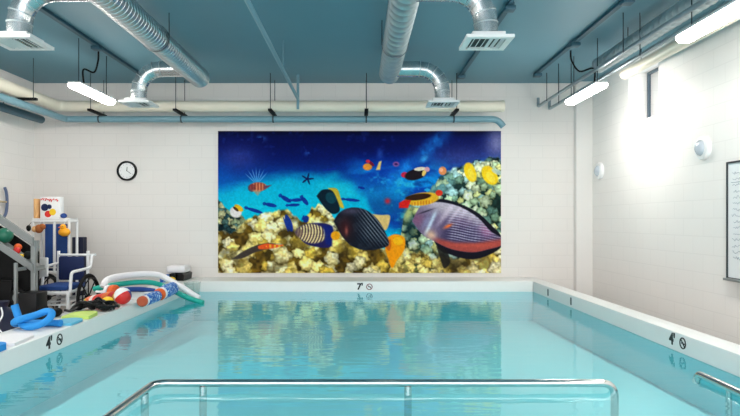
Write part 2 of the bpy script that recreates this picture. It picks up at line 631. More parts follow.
def coral(mask, cell, palette, dark, seed, edge=0.55, drk=1.0):
    """heads of coral: lumpy domes laid over one another, dark hollows between"""
    global IMG
    r = np.random.default_rng(seed)
    hollow = np.array(dark, float)[None, None, :] * (0.6 + 0.9 * vnoise(X, Y, 3, 3, seed + 3))[..., None]
    lay = hollow.copy()
    heads = []
    step = cell * 0.78
    for i in range(int(283 / step) + 3):
        for j in range(int(142 / step) + 3):
            heads.append((218 + (i - 1 + r.random()) * step, 131 + (j - 1 + r.random()) * step, cell * (0.40 + 0.34 * r.random()), r.integers(len(palette)), r.random(), r.random()))
    heads.sort(key=lambda h: h[1] + h[2] * 0.4)
    lum = vnoise(X, Y, 1.8, 1.8, seed + 9)
    lum2 = vnoise(X, Y, 3.4, 3.4, seed + 10)
    for cx_, cy_, rr, ci, sk, tone in heads:
        if sk < 0.16:
            continue
        i0, i1 = np.searchsorted(gx, [cx_ - rr * 1.5, cx_ + rr * 1.5])
        j0, j1 = np.searchsorted(gy, [cy_ - rr * 1.5, cy_ + rr * 1.5])
        if i1 <= i0 or j1 <= j0:
            continue
        sl = (slice(j0, j1), slice(i0, i1))
        dx, dy = (X[sl] - cx_) / rr, (Y[sl] - cy_) / rr
        th = np.arctan2(dy, dx)
        d = np.hypot(dx, dy) * (1 + 0.10 * np.sin(th * 5 + sk * 40) + 0.06 * np.sin(th * 8 + sk * 90)) + (lum2[sl] - 0.5) * 0.35
        m_ = 1 - sm(0.85, 1.08, d)
        sh = (1.16 - 0.62 * np.clip(d, 0, 1) ** 3 - 0.26 * np.clip(dy, -0.5, 1) + 0.42 * (lum[sl] - 0.5) + 0.2 * (lum2[sl] - 0.5)) * (0.84 + 0.26 * tone)
        c = np.array(palette[ci], float)[None, None, :] * sh[..., None]
        c[..., 2] *= np.clip(0.75 + 0.3 * sh, 0, 1)
        lay[sl] = lay[sl] * (1 - m_[..., None]) + c * m_[..., None]
    blend(mask, np.clip(lay, 0, 255))


def below(points, soft=1.5, rough=3.0, seed=50):
    xs, ys = zip(*points)
    line = np.interp(X, xs, ys) + (vnoise(X, Y * 0, 7, 1, seed) - 0.5) * rough * 2 + (vnoise(X, Y * 0, 3, 1, seed + 1) - 0.5) * rough
    return sm(-soft, soft, Y - line)


right = below([(218, 300), (380, 300), (400, 240), (404, 216), (416, 200), (430, 190), (440, 178), (452, 172), (462, 166), (480, 160), (501, 161)], 1.5, 3, 60)
coral(right, 9, [(176, 196, 160), (120, 150, 128), (214, 220, 184), (92, 122, 112), (150, 182, 180), (206, 204, 136)], (22, 42, 40), 70, 0.34)
blend(right * gauss(442, 185, 14, 10) * 0.45, (110, 170, 190))
blend(right * gauss(480, 200, 22, 20) * 0.25, (40, 70, 60))
left_far = below([(218, 200), (224, 206), (232, 214), (242, 217), (252, 222), (262, 300), (501, 300)], 1.5, 3, 80)
coral(left_far, 7, [(70, 96, 92), (130, 140, 110), (40, 70, 76), (170, 168, 130)], (14, 36, 44), 82, 0.5)
front = below([(218, 232), (236, 229), (246, 222), (258, 215), (270, 212), (282, 209), (292, 216), (304, 219), (312, 208), (320, 205), (328, 212), (340, 224), (352, 240), (385, 248), (402, 244),
               (412, 250), (440, 258), (470, 257), (501, 240)], 1.5, 3, 90)
pal = [(248, 230, 168), (240, 216, 140), (222, 192, 98), (250, 240, 208), (238, 226, 188), (202, 178, 98), (210, 204, 188), (244, 224, 158)]
pal = [(r_ * 0.96, g_ * 0.94, b_ * 0.84) for r_, g_, b_ in pal]
coral(front, 13, pal, (84, 66, 26), 95, 0.30)
blend(front * sm(0.60, 0.76, fbm(15, 11, 99)) * 0.55, (62, 52, 24))
blend(front * sm(0.6, 0.8, vnoise(X, Y, 5, 5, 101)) * 0.22, (206, 166, 40))
blend(gauss(410, 228, 9, 18) * 0.75, (20, 52, 62))
coral(gauss(400, 262, 9, 9) * 0 + gauss(424, 265, 22, 12), 7, pal, (50, 60, 40), 120, 0.5)
blend(gauss(408, 214, 4, 9, 0.3) * 0.8, (190, 196, 120))
blend(gauss(455, 264, 16, 8) * 0.7, (40, 34, 24))


def loc(cx, cy, ang):
    c, s_ = math.cos(ang), math.sin(ang)
    return (X - cx) * c + (Y - cy) * s_, -(X - cx) * s_ + (Y - cy) * c


def ell(cx, cy, rx, ry, ang=0, p=2.0, soft=0.12):
    u, w_ = loc(cx, cy, ang)
    d = (np.abs(u / rx) ** p + np.abs(w_ / ry) ** p) ** (1 / p)
    return 1 - sm(1 - soft, 1 + soft, d)


def poly(pts, soft=0.7):
    n = len(pts)
    inside = np.zeros(X.shape, bool)
    dist = np.full(X.shape, 1e9)
    for i in range(n):
        (x1, y1), (x2, y2) = pts[i], pts[(i + 1) % n]
        cond = ((y1 > Y) != (y2 > Y)) & (X < (x2 - x1) * (Y - y1) / ((y2 - y1) if y2 != y1 else 1e-9) + x1)
        inside ^= cond
        t = np.clip(((X - x1) * (x2 - x1) + (Y - y1) * (y2 - y1)) / ((x2 - x1) ** 2 + (y2 - y1) ** 2 + 1e-9), 0, 1)
        dist = np.minimum(dist, np.hypot(X - x1 - t * (x2 - x1), Y - y1 - t * (y2 - y1)))
    sd_ = np.where(inside, dist, -dist)
    return sm(-soft, soft, sd_)


def smooth_poly(pts, soft=0.7):
    q = catmull([(a, b, 0) for a, b in pts + [pts[0]]], 5)
    return poly([(p.x, p.y) for p in q[:-1]], soft)


# small blue fish
for cx, cy, rx, ry, a in ((255, 210.5, 8, 1.8, 0.3), (271, 205, 6, 2, 0.2), (286, 199, 6, 2.2, 0.55), (294, 205, 6, 1.6, -0.05), (297, 200, 6, 1.8, -0.05), (305, 201, 5, 2.2, 0.9),
                          (331, 169.5, 6, 1.2, -0.1), (289, 223, 3, 9, -0.35), (306, 219, 3, 3.5, 0.4), (362, 188, 3, 1.4, 0.2), (352, 200, 8, 1.6, 0.1)):
    mk = ell(cx, cy, rx, ry, a)
    blend(mk * 0.92, (14, 48, 140))
    blend(ell(cx - math.cos(a) * rx * 1.1, cy - math.sin(a) * rx * 1.1, rx * 0.3, ry * 0.9, a) * 0.8, (14, 48, 140))
# starfish silhouette
for k in range(5):
    a = -PI / 2 + 0.25 + k * 2 * PI / 5
    blend(ell(307.5 + 3 * math.cos(a), 179 + 2.6 * math.sin(a), 3.6, 1.0, a) * 0.9, (16, 30, 84))
# lionfish
for k in range(7):
    a = -PI / 2 + (k - 3.2) * 0.26
    blend(ell(257 + 8 * math.cos(a), 185 + 9 * math.sin(a), 7, 0.5, a, soft=0.5) * 0.65, (120, 170, 225))
blend(ell(258, 187, 8.5, 4.6, -0.05), (150, 66, 52))
blend(ell(258, 187, 8.5, 4.6, -0.05) * (np.sin((X - 250) * 2.1) > 0.2) * 0.7, (224, 150, 112))
blend(ell(252, 188, 4, 4, 0) * 0.7, (110, 50, 60))
blend(poly([(264, 186), (272, 185), (265, 190)]), (110, 70, 90))
blend(poly([(252, 190), (258, 196), (262, 190)]) * 0.7, (190, 150, 120))
# white and yellow butterflyfish
blend(ell(236, 212, 6, 5.5, 0.5), (226, 218, 216))
blend(ell(239, 208, 5, 2.6, 0.6), (230, 180, 40))
blend(ell(236, 209, 3.5, 1.4, 0.7), (90, 60, 30))
# wrasse
blend(smooth_poly([(232, 259), (242, 252), (254, 246), (266, 243), (276, 244), (270, 248), (256, 252), (243, 258)]), (70, 62, 58))
blend(smooth_poly([(258, 246), (266, 243.5), (278, 244.5), (284, 245), (274, 248), (260, 249)]), (226, 92, 44))
blend(ell(274, 246, 8, 1.6, 0) * (np.sin(X * 1.4) > 0) * 0.8, (244, 186, 60))
# dark surgeonfish with yellow edge
blend(smooth_poly([(328, 188), (337, 189), (341, 199), (344, 208), (338, 205)]), (196, 170, 60))
blend(smooth_poly([(316.5, 196), (322, 190), (331, 190), (336, 197), (340, 210), (333, 214), (325, 208)]), (10, 38, 52))
blend(ell(331, 198, 6, 5, 0.9) * 0.6, (24, 92, 104))
# striped angelfish
body = smooth_poly([(295, 232), (301, 226), (312, 223), (326, 223.5), (333, 228), (332, 240), (330, 247), (318, 247), (305, 243)])
blend(body, (40, 36, 92))
inner = ell(312, 233.5, 14.5, 9.6, 0.12)
u_, w_ = loc(312, 233, 0.12)
stripe = 0.5 + 0.5 * np.sin((u_ + 0.03 * w_ * w_) * 2.15)
blend(inner * sm(0.4, 0.7, stripe), (236, 214, 160))
blend(inner * (1 - sm(0.4, 0.7, stripe)), (104, 80, 78))
blend(ell(299, 232.5, 4, 4.2, 0) * 0.7, (120, 96, 90))
blend(poly([(323, 225), (333, 226), (332, 246), (326, 244)], 2) * 0.85, (18, 40, 120))
blend(ell(335.5, 235.5, 4.6, 4.4), (236, 160, 30))
# dark tang
blend(smooth_poly([(372, 214), (381, 215), (390, 216), (386, 230), (378, 224)]), (218, 184, 120))
blend(smooth_poly([(386, 238), (395, 234), (404.5, 238), (404, 250), (397, 260), (392, 268), (388, 258), (385, 248)]), (242, 150, 22))
blend(smooth_poly([(386, 240), (391, 240), (390, 250), (386, 248)]) * 0.8, (190, 90, 30))
blend(ell(398, 241, 5, 4, 0.3) * 0.6, (252, 196, 40))
tang = smooth_poly([(333.5, 221), (340, 212), (352, 207.5), (366, 210), (378, 220), (386, 234), (389, 244), (382, 248), (366, 250), (352, 246), (342, 236)])
blend(tang, (24, 30, 44))
u_, w_ = loc(362, 228, 0.9)
blend(tang * sm(352, 370, X) * sm(0.2, 0.7, np.sin(w_ * 2.2 + u_ * 0.02)) * sm(254, 236, Y + 0.2 * (390 - X)) * 0.75, (132, 144, 158))
blend(tang * sm(0.4, 0.8, vnoise(X, Y, 5, 5, 330)) * 0.3, (60, 70, 84))
blend(tang * gauss(345, 228, 8, 12) * 0.65, (84, 34, 34))
blend(tang * gauss(346.5, 231, 1.5, 4) * 0.7, (190, 110, 96))
blend(tang * gauss(352, 211, 10, 3) * 0.5, (110, 96, 120))
# big purple surgeonfish on the right
blend(smooth_poly([(424, 205), (440, 199), (460, 204), (478, 213), (492, 226), (501, 236), (501, 247), (486, 256), (470, 259), (452, 255), (436, 245)]), (24, 22, 36))
big = smooth_poly([(412, 221), (420, 207), (432, 202.5), (446, 203), (462, 208), (478, 218), (490, 231), (501, 238), (501, 245), (488, 249), (472, 252), (452, 249), (436, 242), (422, 234)])
u_, w_ = loc(450, 225, 0.18)
blend(big, (112, 100, 128))
blend(big * sm(436, 452, X + 0.35 * (Y - 225)) * 0.85, (62, 56, 88))
blend(big * sm(222, 204, Y - 0.32 * (X - 440)) * 0.75, (206, 198, 206))
for k, (sx, wd_, al) in enumerate(((446, 3.5, 0.6), (455, 2.5, 0.75), (463, 3.5, 0.5), (474, 3, 0.45))):
    blend(big * np.exp(-(((X - sx) + 0.75 * (Y - 214)) / wd_) ** 2) * sm(232, 214, Y) * al, (226, 208, 224))
blend(big * gauss(486, 231, 7, 6, 0.6) * 0.6, (196, 120, 160))
blend(big * gauss(462, 222, 12, 7, 0.3) * 0.45, (74, 46, 84))
blend(big * sm(444, 452, X) * (1 - sm(238, 243, Y - 0.05 * (X - 450))) * sm(0.1, 0.9, np.sin(w_ * 2.5 + 0.6 * np.sin(u_ * 0.22))) * (0.3 + 0.45 * vnoise(X, Y, 7, 4, 171)), (206, 204, 226))
blend(big * gauss(417, 219, 7, 8) * 0.75, (136, 88, 116))
blend(big * gauss(422, 210, 8, 4, -0.5) * 0.5, (120, 112, 130))
blend(big * np.exp(-(((X - 431) + 0.45 * (Y - 222)) / 2.2) ** 2) * sm(208, 216, Y) * sm(238, 230, Y) * 0.85, (206, 222, 240))
blend(big * gauss(426, 222, 3, 8, 0.5) * 0.5, (150, 160, 196))
blend(big * gauss(431, 235, 5.5, 4.5, 0.5) * 0.9, (232, 190, 160))
blend(big * np.exp(-(((X - 424) * 0.35 + (Y - 212)) / 0.8) ** 2) * gauss(426, 211, 8, 6) * 0.8, (30, 26, 44))
blend(big * sm(-3, 3, Y - np.interp(X, [430, 440, 455, 475, 490, 501], [236, 239, 242.5, 243.5, 240.5, 239])) * sm(430, 440, X) * 0.9, (170, 78, 68))
blend(big * gauss(474, 245, 22, 2.2) * 0.6, (204, 100, 80))
blend(gauss(448, 226, 4.2, 1.5, -0.45) * 1.0, (238, 116, 60))
blend(smooth_poly([(436, 246), (446, 250), (450, 262), (444, 268), (440, 258)]) * 0.85, (30, 28, 30))
# yellow tangs
for cx, cy, rx, ry, a in ((470, 172.5, 5.6, 10, -0.35), (489.5, 175.5, 7, 10.5, -0.6)):
    blend(ell(cx, cy, rx, ry, a), (244, 200, 40))
    blend(ell(cx + 1, cy + 2, rx * 0.5, ry * 0.6, a) * 0.5, (252, 226, 110))
    blend(ell(cx - 1, cy - 8, 2, 2, a) * 0.5, (236, 176, 60))
blend(ell(497, 172, 6, 2.5, 0.4) * 0.8, (190, 210, 200))
# dark fish with pale back, red tail
blend(ell(404.5, 175, 3.5, 2.8, 0), (198, 50, 80))
blend(ell(415.5, 174.5, 11, 5.4, -0.25), (34, 26, 34))
blend(ell(420, 169, 6, 1.8, -0.1), (226, 214, 190))
blend(ell(424, 173, 1.8, 3.4, 0.4), (236, 196, 110))
blend(ell(427, 169.5, 2.5, 2.4, 0), (214, 160, 170))
# yellow, black and red fish
blend(ell(422, 199, 17, 6.4, -0.12), (226, 172, 50))
blend(ell(418, 197, 13, 3.2, -0.12), (58, 36, 20))
blend(ell(422, 203, 12, 2.4, -0.12) * (np.sin(X * 2.2) > 0) * 0.6, (196, 110, 30))
blend(poly([(404, 200), (411, 200), (408, 208), (399, 208), (399, 203)]), (206, 40, 36))
blend(ell(439, 193, 3.6, 3, 0), (214, 60, 40))
blend(gauss(387.5, 201, 3, 3), (190, 50, 66))
# small bright ones
blend(ell(367.5, 167, 4.6, 3.4, 0), (236, 150, 60))
blend(ell(371, 163.5, 4, 1.5, 0.7), (120, 30, 60))
blend(ell(368, 161.5, 2, 1.6), (206, 50, 70))
blend(poly([(376, 170), (379, 162), (381.5, 161), (380, 170)]), (230, 200, 120))
blend(ell(396, 164.3, 3.2, 2.4, 0, 2, 0.4) * 0.8, (176, 96, 150))
blend(ell(396, 164.3, 1.8, 1.2), (60, 40, 110))
blend(ell(442.5, 171, 3.8, 4.2), (222, 140, 90))
blend(ell(441, 170, 1.8, 2), (240, 180, 140))
def grade(a):
    g = a.mean(-1, keepdims=True)
    a = g + (a - g) * 1.04
    a = np.clip(a / 255.0, 0, 1)
    return 255.0 * (a * 0.75 + 0.25 * a * a * (3 - 2 * a))


IMG = np.clip(grade(IMG * (0.94 + 0.12 * vnoise(X, Y, 1.4, 1.4, 301))[..., None]) * (0.97 + 0.06 * rng.random((NY, NX, 1))), 0, 255)

mx0, mx1 = (218 - 360) * (YB - 0.02) / F, (501 - 360) * (YB - 0.02) / F
mz1, mz0 = H + (220 - 131) * (YB - 0.02) / F, H + (220 - 273) * (YB - 0.02) / F
xs = np.linspace(mx0, mx1, NX)
zs = np.linspace(mz1, mz0, NY)
VX, VZ = np.meshgrid(xs, zs)
co = np.stack([VX, np.full_like(VX, YB - 0.02), VZ], -1).reshape(-1, 3)
ii = np.arange(NX * NY).reshape(NY, NX)
quads = np.stack([ii[:-1, :-1], ii[1:, :-1], ii[1:, 1:], ii[:-1, 1:]], -1).reshape(-1, 4)
nv, nf = len(co), len(quads)
# a thin backing so that the print has thickness
back = np.array([(mx0, YB - 0.002, mz1), (mx1, YB - 0.002, mz1), (mx1, YB - 0.002, mz0), (mx0, YB - 0.002, mz0)])
co = np.vstack([co, back])
bq = [[nv, nv + 1, ii[0, -1], ii[0, 0]], [nv + 1, nv + 2, ii[-1, -1], ii[0, -1]], [nv + 2, nv + 3, ii[-1, 0], ii[-1, -1]], [nv + 3, nv, ii[0, 0], ii[-1, 0]]]
me = bpy.data.meshes.new('reef_mural')
me.from_pydata(co.tolist(), [], quads.tolist() + [[int(a) for a in q] for q in bq])
att = me.color_attributes.new('print', 'FLOAT_COLOR', 'POINT')
s_ = IMG / 255.0
ln = np.where(s_ <= 0.04045, s_ / 12.92, ((s_ + 0.055) / 1.055) ** 2.4).reshape(-1, 3)
rgba = np.ones((len(co), 4), np.float32)
rgba[:nv, :3] = ln
rgba[nv:, :3] = 0.5
att.data.foreach_set('color', rgba.ravel())
mm, nt, b = pbsdf('printed reef picture')
at = nt.nodes.new('ShaderNodeVertexColor')
at.layer_name = 'print'
nt.links.new(at.outputs['Color'], b.inputs['Base Color'])
b.inputs['Roughness'].default_value = 0.6
b.inputs['Specular IOR Level'].default_value = 0.06
me.materials.append(mm)
mo = bpy.data.objects.new('reef_mural', me)
COL.objects.link(mo)
tag(mo, 'wide printed mural of a coral reef with tropical fish on the far wall', 'mural')

# ------------------------------------------------------------------ wall clock
cx, cz = P(127.5, 171, YB).x, P(127.5, 171, YB).z
t = thing('wall_clock', (cx, YB, cz), 'round white wall clock with a black rim', 'clock')
MB().lathe([(0.0, 0.0), (0.165, 0.0), (0.165, 0.045), (0.135, 0.045), (0.132, 0.022), (0.0, 0.022)], (cx, YB - 0.0, cz), (0, -1, 0), 36).build('rim', M['blackgloss'], t)
MB().lathe([(0.132, 0.0225), (0.132, 0.026), (0, 0.026)], (cx, YB, cz), (0, -1, 0), 36).build('dial', M['white'], t)
for k in range(12):
    a = k * PI / 6
    MB().box((cx + 0.112 * math.sin(a), YB - 0.0275, cz + 0.112 * math.cos(a)), (0.006, 0.002, 0.018), (0, a, 0)).build('hour_mark', M['pen'], t)
MB().box((cx + 0.002, YB - 0.03, cz + 0.03), (0.009, 0.002, 0.07), (0, 0.1, 0)).build('hour_hand', M['ink'], t)
MB().box((cx + 0.03, YB - 0.032, cz - 0.02), (0.006, 0.002, 0.1), (0, 2.2, 0)).build('minute_hand', M['ink'], t)

# ------------------------------------------------------------------ ducts
def spiral_tube(x, z, r, ya, yb, pitch=0.11):
    """spiral-seam duct running along y"""
    s = MB()
    segs = 28
    prof = []
    n = int((yb - ya) / pitch)
    st = [(0, 0.0), (0.80, 0.0), (0.86, 0.006), (0.94, 0.006)]
    rings = []
    yv = ya
    for i in range(n):
        for f, dr in st:
            rings.append((ya + (i + f) * pitch, r + dr))
    rings.append((ya + n * pitch, r))
    vs = []
    for (yy, rr) in rings:
        ring = []
        for k in range(segs):
            a = 2 * PI * k / segs
            hy = min(max(yy + pitch * 0.5 * (k / segs - 0.5), ya), yb)
            ring.append(s.bm.verts.new((x + rr * math.cos(a), hy, z + rr * math.sin(a))))
        vs.append(ring)
    for a, b_ in zip(vs, vs[1:]):
        for k in range(segs):
            k2 = (k + 1) % segs
            s.bm.faces.new((a[k], a[k2], b_[k2], b_[k]))
    s.bm.faces.new(vs[0][::-1])
    s.bm.faces.new(vs[-1])
    return s


def branch(par, x, z, y, sgn, xout, zplate, rr=0.102):
    """horizontal take-off, gored elbow, drop and square diffuser"""
    R = 0.3
    path = [Vector((x, y, z)), Vector((xout - sgn * R, y, z))]
    ng = 5
    for k in range(1, ng + 1):
        a = k / ng * PI / 2
        path.append(Vector((xout - sgn * R + sgn * R * math.sin(a), y, z - R + R * math.cos(a))))
    path.append(Vector((xout, y, zplate + 0.06)))
    s = MB()
    s.tube(path, rr, 24)
    o = s.build('branch', M['galv_elbow'], par, smooth=17.9)
    for a_, p, q in zip(path, path[1:], path[2:]):
        d = ((q - p).normalized() + (p - a_).normalized()).normalized()
        sm_ = MB()
        sm_.lathe([(rr - 0.004, -0.005), (rr + 0.004, -0.005), (rr + 0.004, 0.005), (rr - 0.004, 0.005)], p, d, 24)
        sm_.build('seam', M['galv_dull'], o)
    # diffuser
    w_, th = 0.2, 0.02
    f = MB()
    f.b6(xout - 0.14, xout + 0.14, y - 0.14, y + 0.14, zplate + 0.02, zplate + 0.065, bevel=0.004)
    for sx in (-1, 1):
        f.b6(xout + sx * (w_ - 0.055), xout + sx * w_, y - w_, y + w_, zplate - 0.005, zplate + 0.022)
        f.b6(xout - w_ + 0.055, xout + w_ - 0.055, y + sx * (w_ - 0.055), y + sx * w_, zplate - 0.005, zplate + 0.022)
    dd = f.build('diffuser', M['white_metal'], par)
    MB().b6(xout - 0.145, xout + 0.145, y - 0.145, y + 0.145, zplate + 0.012, zplate + 0.02).build('throat', M['vent_dark'], dd)
    lv = MB()
    for k in range(6):
        xx = xout - 0.12 + k * 0.048
        lv.box((xx, y, zplate + 0.002), (0.006, 0.285, 0.026), (0, 0.6 if k < 3 else -0.6, 0))
    lv.build('louvre', M['white_metal'], dd)


def hanger(par, x, z, r, y):
    s = MB()
    s.lathe([(r + 0.004, -0.015), (r + 0.010, -0.015), (r + 0.010, 0.015), (r + 0.004, 0.015)], (x, y, z), (0, 1, 0), 28)
    s.build('hanger_strap', M['seam'], par)
    for sx in (-1, 1):
        MB().tube([(x + sx * (r + 0.008), y, z), (x + sx * (r + 0.008), y, CEIL)], 0.006, 6).build('hanger_rod', M['rod'], par)


ZD = H + 2.0
t = thing('spiral_duct', (-2.25, 6.0, ZD), 'ribbed silver spiral duct running beside the lamp over the wheelchair', 'air duct')
spiral_tube(-2.25, ZD, 0.135, 1.0, 8.45, 0.075).build('main_tube', M['galv'], t, smooth=50)
branch(t, -2.25, ZD, 7.95, -1, -2.93, H + 1.53)
branch(t, -2.25, ZD, 5.2, -1, -2.95, H + 1.53)
for yy in (6.6, 4.4):
    hanger(t, -2.25, ZD, 0.142, yy)
t = thing('spiral_duct', (0.4, 6.0, ZD), 'smooth grey round duct near the middle of the ceiling', 'air duct')
spiral_tube(0.4, ZD, 0.135, 1.0, 8.35, 0.16).build('main_tube', M['galv_dull'], t, smooth=50)
branch(t, 0.4, ZD, 7.95, 1, 1.09, H + 1.53)
branch(t, 0.4, ZD, 5.2, 1, 1.09, H + 1.53)
for yy in (6.85, 4.2):
    hanger(t, 0.4, ZD, 0.142, yy)

# ------------------------------------------------------------------ ceiling struts with boxes
def strut(x, ya, yb, boxes, label):
    t = thing('ceiling_strut', (x, ya, CEIL), label, 'ceiling strut', 'dark struts under the ceiling')
    s = MB()
    s.b6(x - 0.02, x + 0.02, ya, yb, CEIL - 0.042, CEIL)
    s.b6(x - 0.028, x - 0.02, ya, yb, CEIL - 0.042, CEIL - 0.03)
    s.b6(x + 0.02, x + 0.028, ya, yb, CEIL - 0.042, CEIL - 0.03)
    s.build('channel', M['tealdark'], t)
    for yy in boxes:
        MB().b6(x - 0.055, x + 0.055, yy - 0.06, yy + 0.06, CEIL - 0.085, CEIL - 0.0425, bevel=0.006).build('junction_box', M['tealdark'], t)
    return t


strut(-3.40, 1.0, 9.28, (7.75,), 'dark teal strut on the ceiling above the pendant lamp at left')
strut(1.57, 6.2, 9.43, (6.3, 9.3), 'short dark teal strut on the ceiling between two vents')
strut(2.72, 1.0, 9.35, (9.2, 7.6, 6.1), 'dark teal strut on the ceiling above the right lamps')

# ------------------------------------------------------------------ pendant lamps
def make_lamp(x, ya, yb, zb, cordx, label):
    t = thing('pendant_lamp', (x, (ya + yb) / 2, zb), label, 'pendant lamp', 'long lit pendant lamps')
    w_ = 0.078
    s = MB()
    s.b6(x - w_, x + w_, ya, yb, zb + 0.056, zb + 0.082, bevel=0.006)
    s.b6(x - 0.03, x + 0.03, ya + 0.1, ya + 0.16, zb + 0.082, zb + 0.10)
    s.b6(x - 0.03, x + 0.03, yb - 0.16, yb - 0.1, zb + 0.082, zb + 0.10)
    s.build('housing', M['white_metal'], t)
    s = MB()
    prof = [(-w_ + 0.002, zb + 0.056), (-w_ + 0.004, zb + 0.024), (-w_ + 0.03, zb), (w_ - 0.03, zb), (w_ - 0.004, zb + 0.024), (w_ - 0.002, zb + 0.056)]
    s.prism([(x + a, c) for a, c in prof], ya + 0.004, yb - 0.004)
    s.build('lens', M['lens'], t)
    for yy in (ya + 0.13, yb - 0.13):
        MB().tube([(x, yy, zb + 0.10), (x, yy, CEIL)], 0.006, 6).build('hanger_rod', M['rod'], t)
    if cordx is not None:
        yc = (ya + 0.35) if x > 0 else (ya + 0.4)
        pts = [(cordx, yc, CEIL - 0.09), (cordx + (x - cordx) * 0.05, yc, CEIL - 0.22), (cordx + (x - cordx) * 0.45, yc, CEIL - 0.36), (x + (0.0 if x > 0 else -0.02), yc - 0.1, zb + 0.30), (x, yc - 0.12, zb + 0.08)]
        MB().tube(catmull(pts, 6), 0.012, 8).build('cord', M['black'], t)
    return t


ZL = H + 1.63
make_lamp(-3.53, 7.40, 8.48, ZL, -3.40, 'lit pendant lamp hanging above the wheelchair side, left of the ribbed duct')
make_lamp(2.98, 7.40, 8.49, ZL, 2.72, 'smaller looking lit pendant lamp before the far right corner')
make_lamp(2.98, 4.27, 5.52, ZL, 2.72, 'nearer lit pendant lamp cut off by the top right of the photo')
make_lamp(-3.53, 4.05, 5.25, ZL, -3.40, 'added unseen pendant lamp continuing the left row above the deck')  # out of view, added to carry on the left row for its light

make_lamp(-3.53, 1.05, 2.25, ZL, -3.40, 'added unseen pendant lamp at left lighting the near end of the pool')  # unseen pair added further along both rows to brighten the near pool
make_lamp(2.98, 1.05, 2.25, ZL, 2.72, 'added unseen pendant lamp at right lighting the near end of the pool')

# ------------------------------------------------------------------ pipes
def trapeze(par, x, y0_, y1_, z):
    MB().b6(x - 0.03, x + 0.03, y0_, y1_, z - 0.035, z, bevel=0.004).build('hanger_bar', M['black'], par)
    for yy in (y0_ + 0.06, y1_ - 0.06):
        MB().tube([(x, yy, z), (x, yy, CEIL)], 0.006, 6).build('hanger_rod', M['rod'], par)


def bend(pts, r=0.12, n=6):
    pts = [Vector(p) for p in pts]
    out = [pts[0]]
    for a, b_, c in zip(pts, pts[1:], pts[2:]):
        d1, d2 = (a - b_).normalized(), (c - b_).normalized()
        p, q = b_ + d1 * r, b_ + d2 * r
        for k in range(n + 1):
            u = k / n
            out.append(p * (1 - u) ** 2 + b_ * 2 * u * (1 - u) + q * u * u)
    out.append(pts[-1])
    return out


ZC = H + 1.81
t = thing('insulated_pipe', (-1.0, 9.6, ZC), 'thick cream insulated pipe resting on black hanger bars along the mural wall', 'pipe')
MB().tube(bend([(-4.8, 1.0, ZC), (-4.8, 9.55, ZC), (2.28, 9.55, ZC)], 0.16), 0.088, 20).build('pipe_jacket', M['cream'], t)
for xx in (-3.6, -2.2, -0.7, 0.8, 1.8):
    MB().lathe([(0.086, -0.03), (0.092, -0.03), (0.092, 0.03), (0.086, 0.03)], (xx, 9.55, ZC), (1, 0, 0), 20).build('jacket_band', M['cream'], t)
MB().lathe([(0.0, 0.0), (0.094, 0.0), (0.094, 0.05), (0.086, 0.05)], (2.29, 9.55, ZC), (-1, 0, 0), 20).build('end_cap', M['cream'], t)
for xx in (-4.18, -2.86, -1.39, 0.10, 1.50):
    trapeze(t, xx, 9.25, 9.85, ZC - 0.09)
# on the side run the bars lie across the pipe
for yy in (8.45, 6.4):
    MB().b6(-5.15, -4.55, yy - 0.03, yy + 0.03, ZC - 0.125, ZC - 0.09, bevel=0.004).build('hanger_bar', M['black'], t)
    for xx in (-4.6, -5.1):
        MB().tube([(xx, yy, ZC - 0.09), (xx, yy, CEIL)], 0.006, 6).build('hanger_rod', M['rod'], t)

ZT = H + 1.617
t = thing('blue_pipe', (-1.0, 9.6, ZT), 'pale teal pipe running under the cream pipe with a curved end', 'pipe')
MB().tube(bend([(-4.72, 1.0, ZT), (-4.72, 9.62, ZT), (2.2, 9.62, ZT), (2.3, 9.62, ZT - 0.12)], 0.09), 0.052, 16).build('pipe_body', M['tealpipe'], t)
for xx in (-4.18, -2.86, -1.39, 0.10, 1.50):
    c = MB()
    c.lathe([(0.052, -0.012), (0.058, -0.012), (0.058, 0.012), (0.052, 0.012)], (xx, 9.62, ZT), (1, 0, 0), 16)
    c.tube([(xx, 9.62, ZT + 0.052), (xx, 9.62, ZC - 0.125)], 0.006, 6)
    c.build('pipe_clamp', M['rod'], t)
t = thing('side_pipe', (-5.02, 9.0, H + 1.58), 'dark teal pipe closest to the left wall', 'pipe')
MB().tube([(-5.02, 1.0, H + 1.58), (-5.02, 9.45, H + 1.58)], 0.06, 16).build('pipe_body', M['tealdark'], t)
for yy in (8.45, 6.4):
    MB().tube([(-5.02, yy, H + 1.64), (-5.02, yy, ZC - 0.126)], 0.006, 6).build('hanger_rod', M['rod'], t)

ZP = H + 1.90
t = thing('sprinkler_pipe', (-0.97, 9.3, ZP), 'thin pale blue pipe hanging below the ceiling between the two ducts', 'pipe')
MB().tube([(-0.975, 1.0, ZP), (-0.975, 9.43, ZP)], 0.024, 12).build('pipe_body', M['tealpipe'], t)
MB().tube([(-0.975, 9.425, ZP - 0.16), (-0.975, 9.425, CEIL)], 0.022, 10).build('riser', M['tealpipe'], t)
for yy in (7.6, 4.6):
    MB().tube([(-0.975, yy, ZP), (-0.975, yy, CEIL)], 0.008, 8).build('hanger_rod', M['tealpipe'], t)

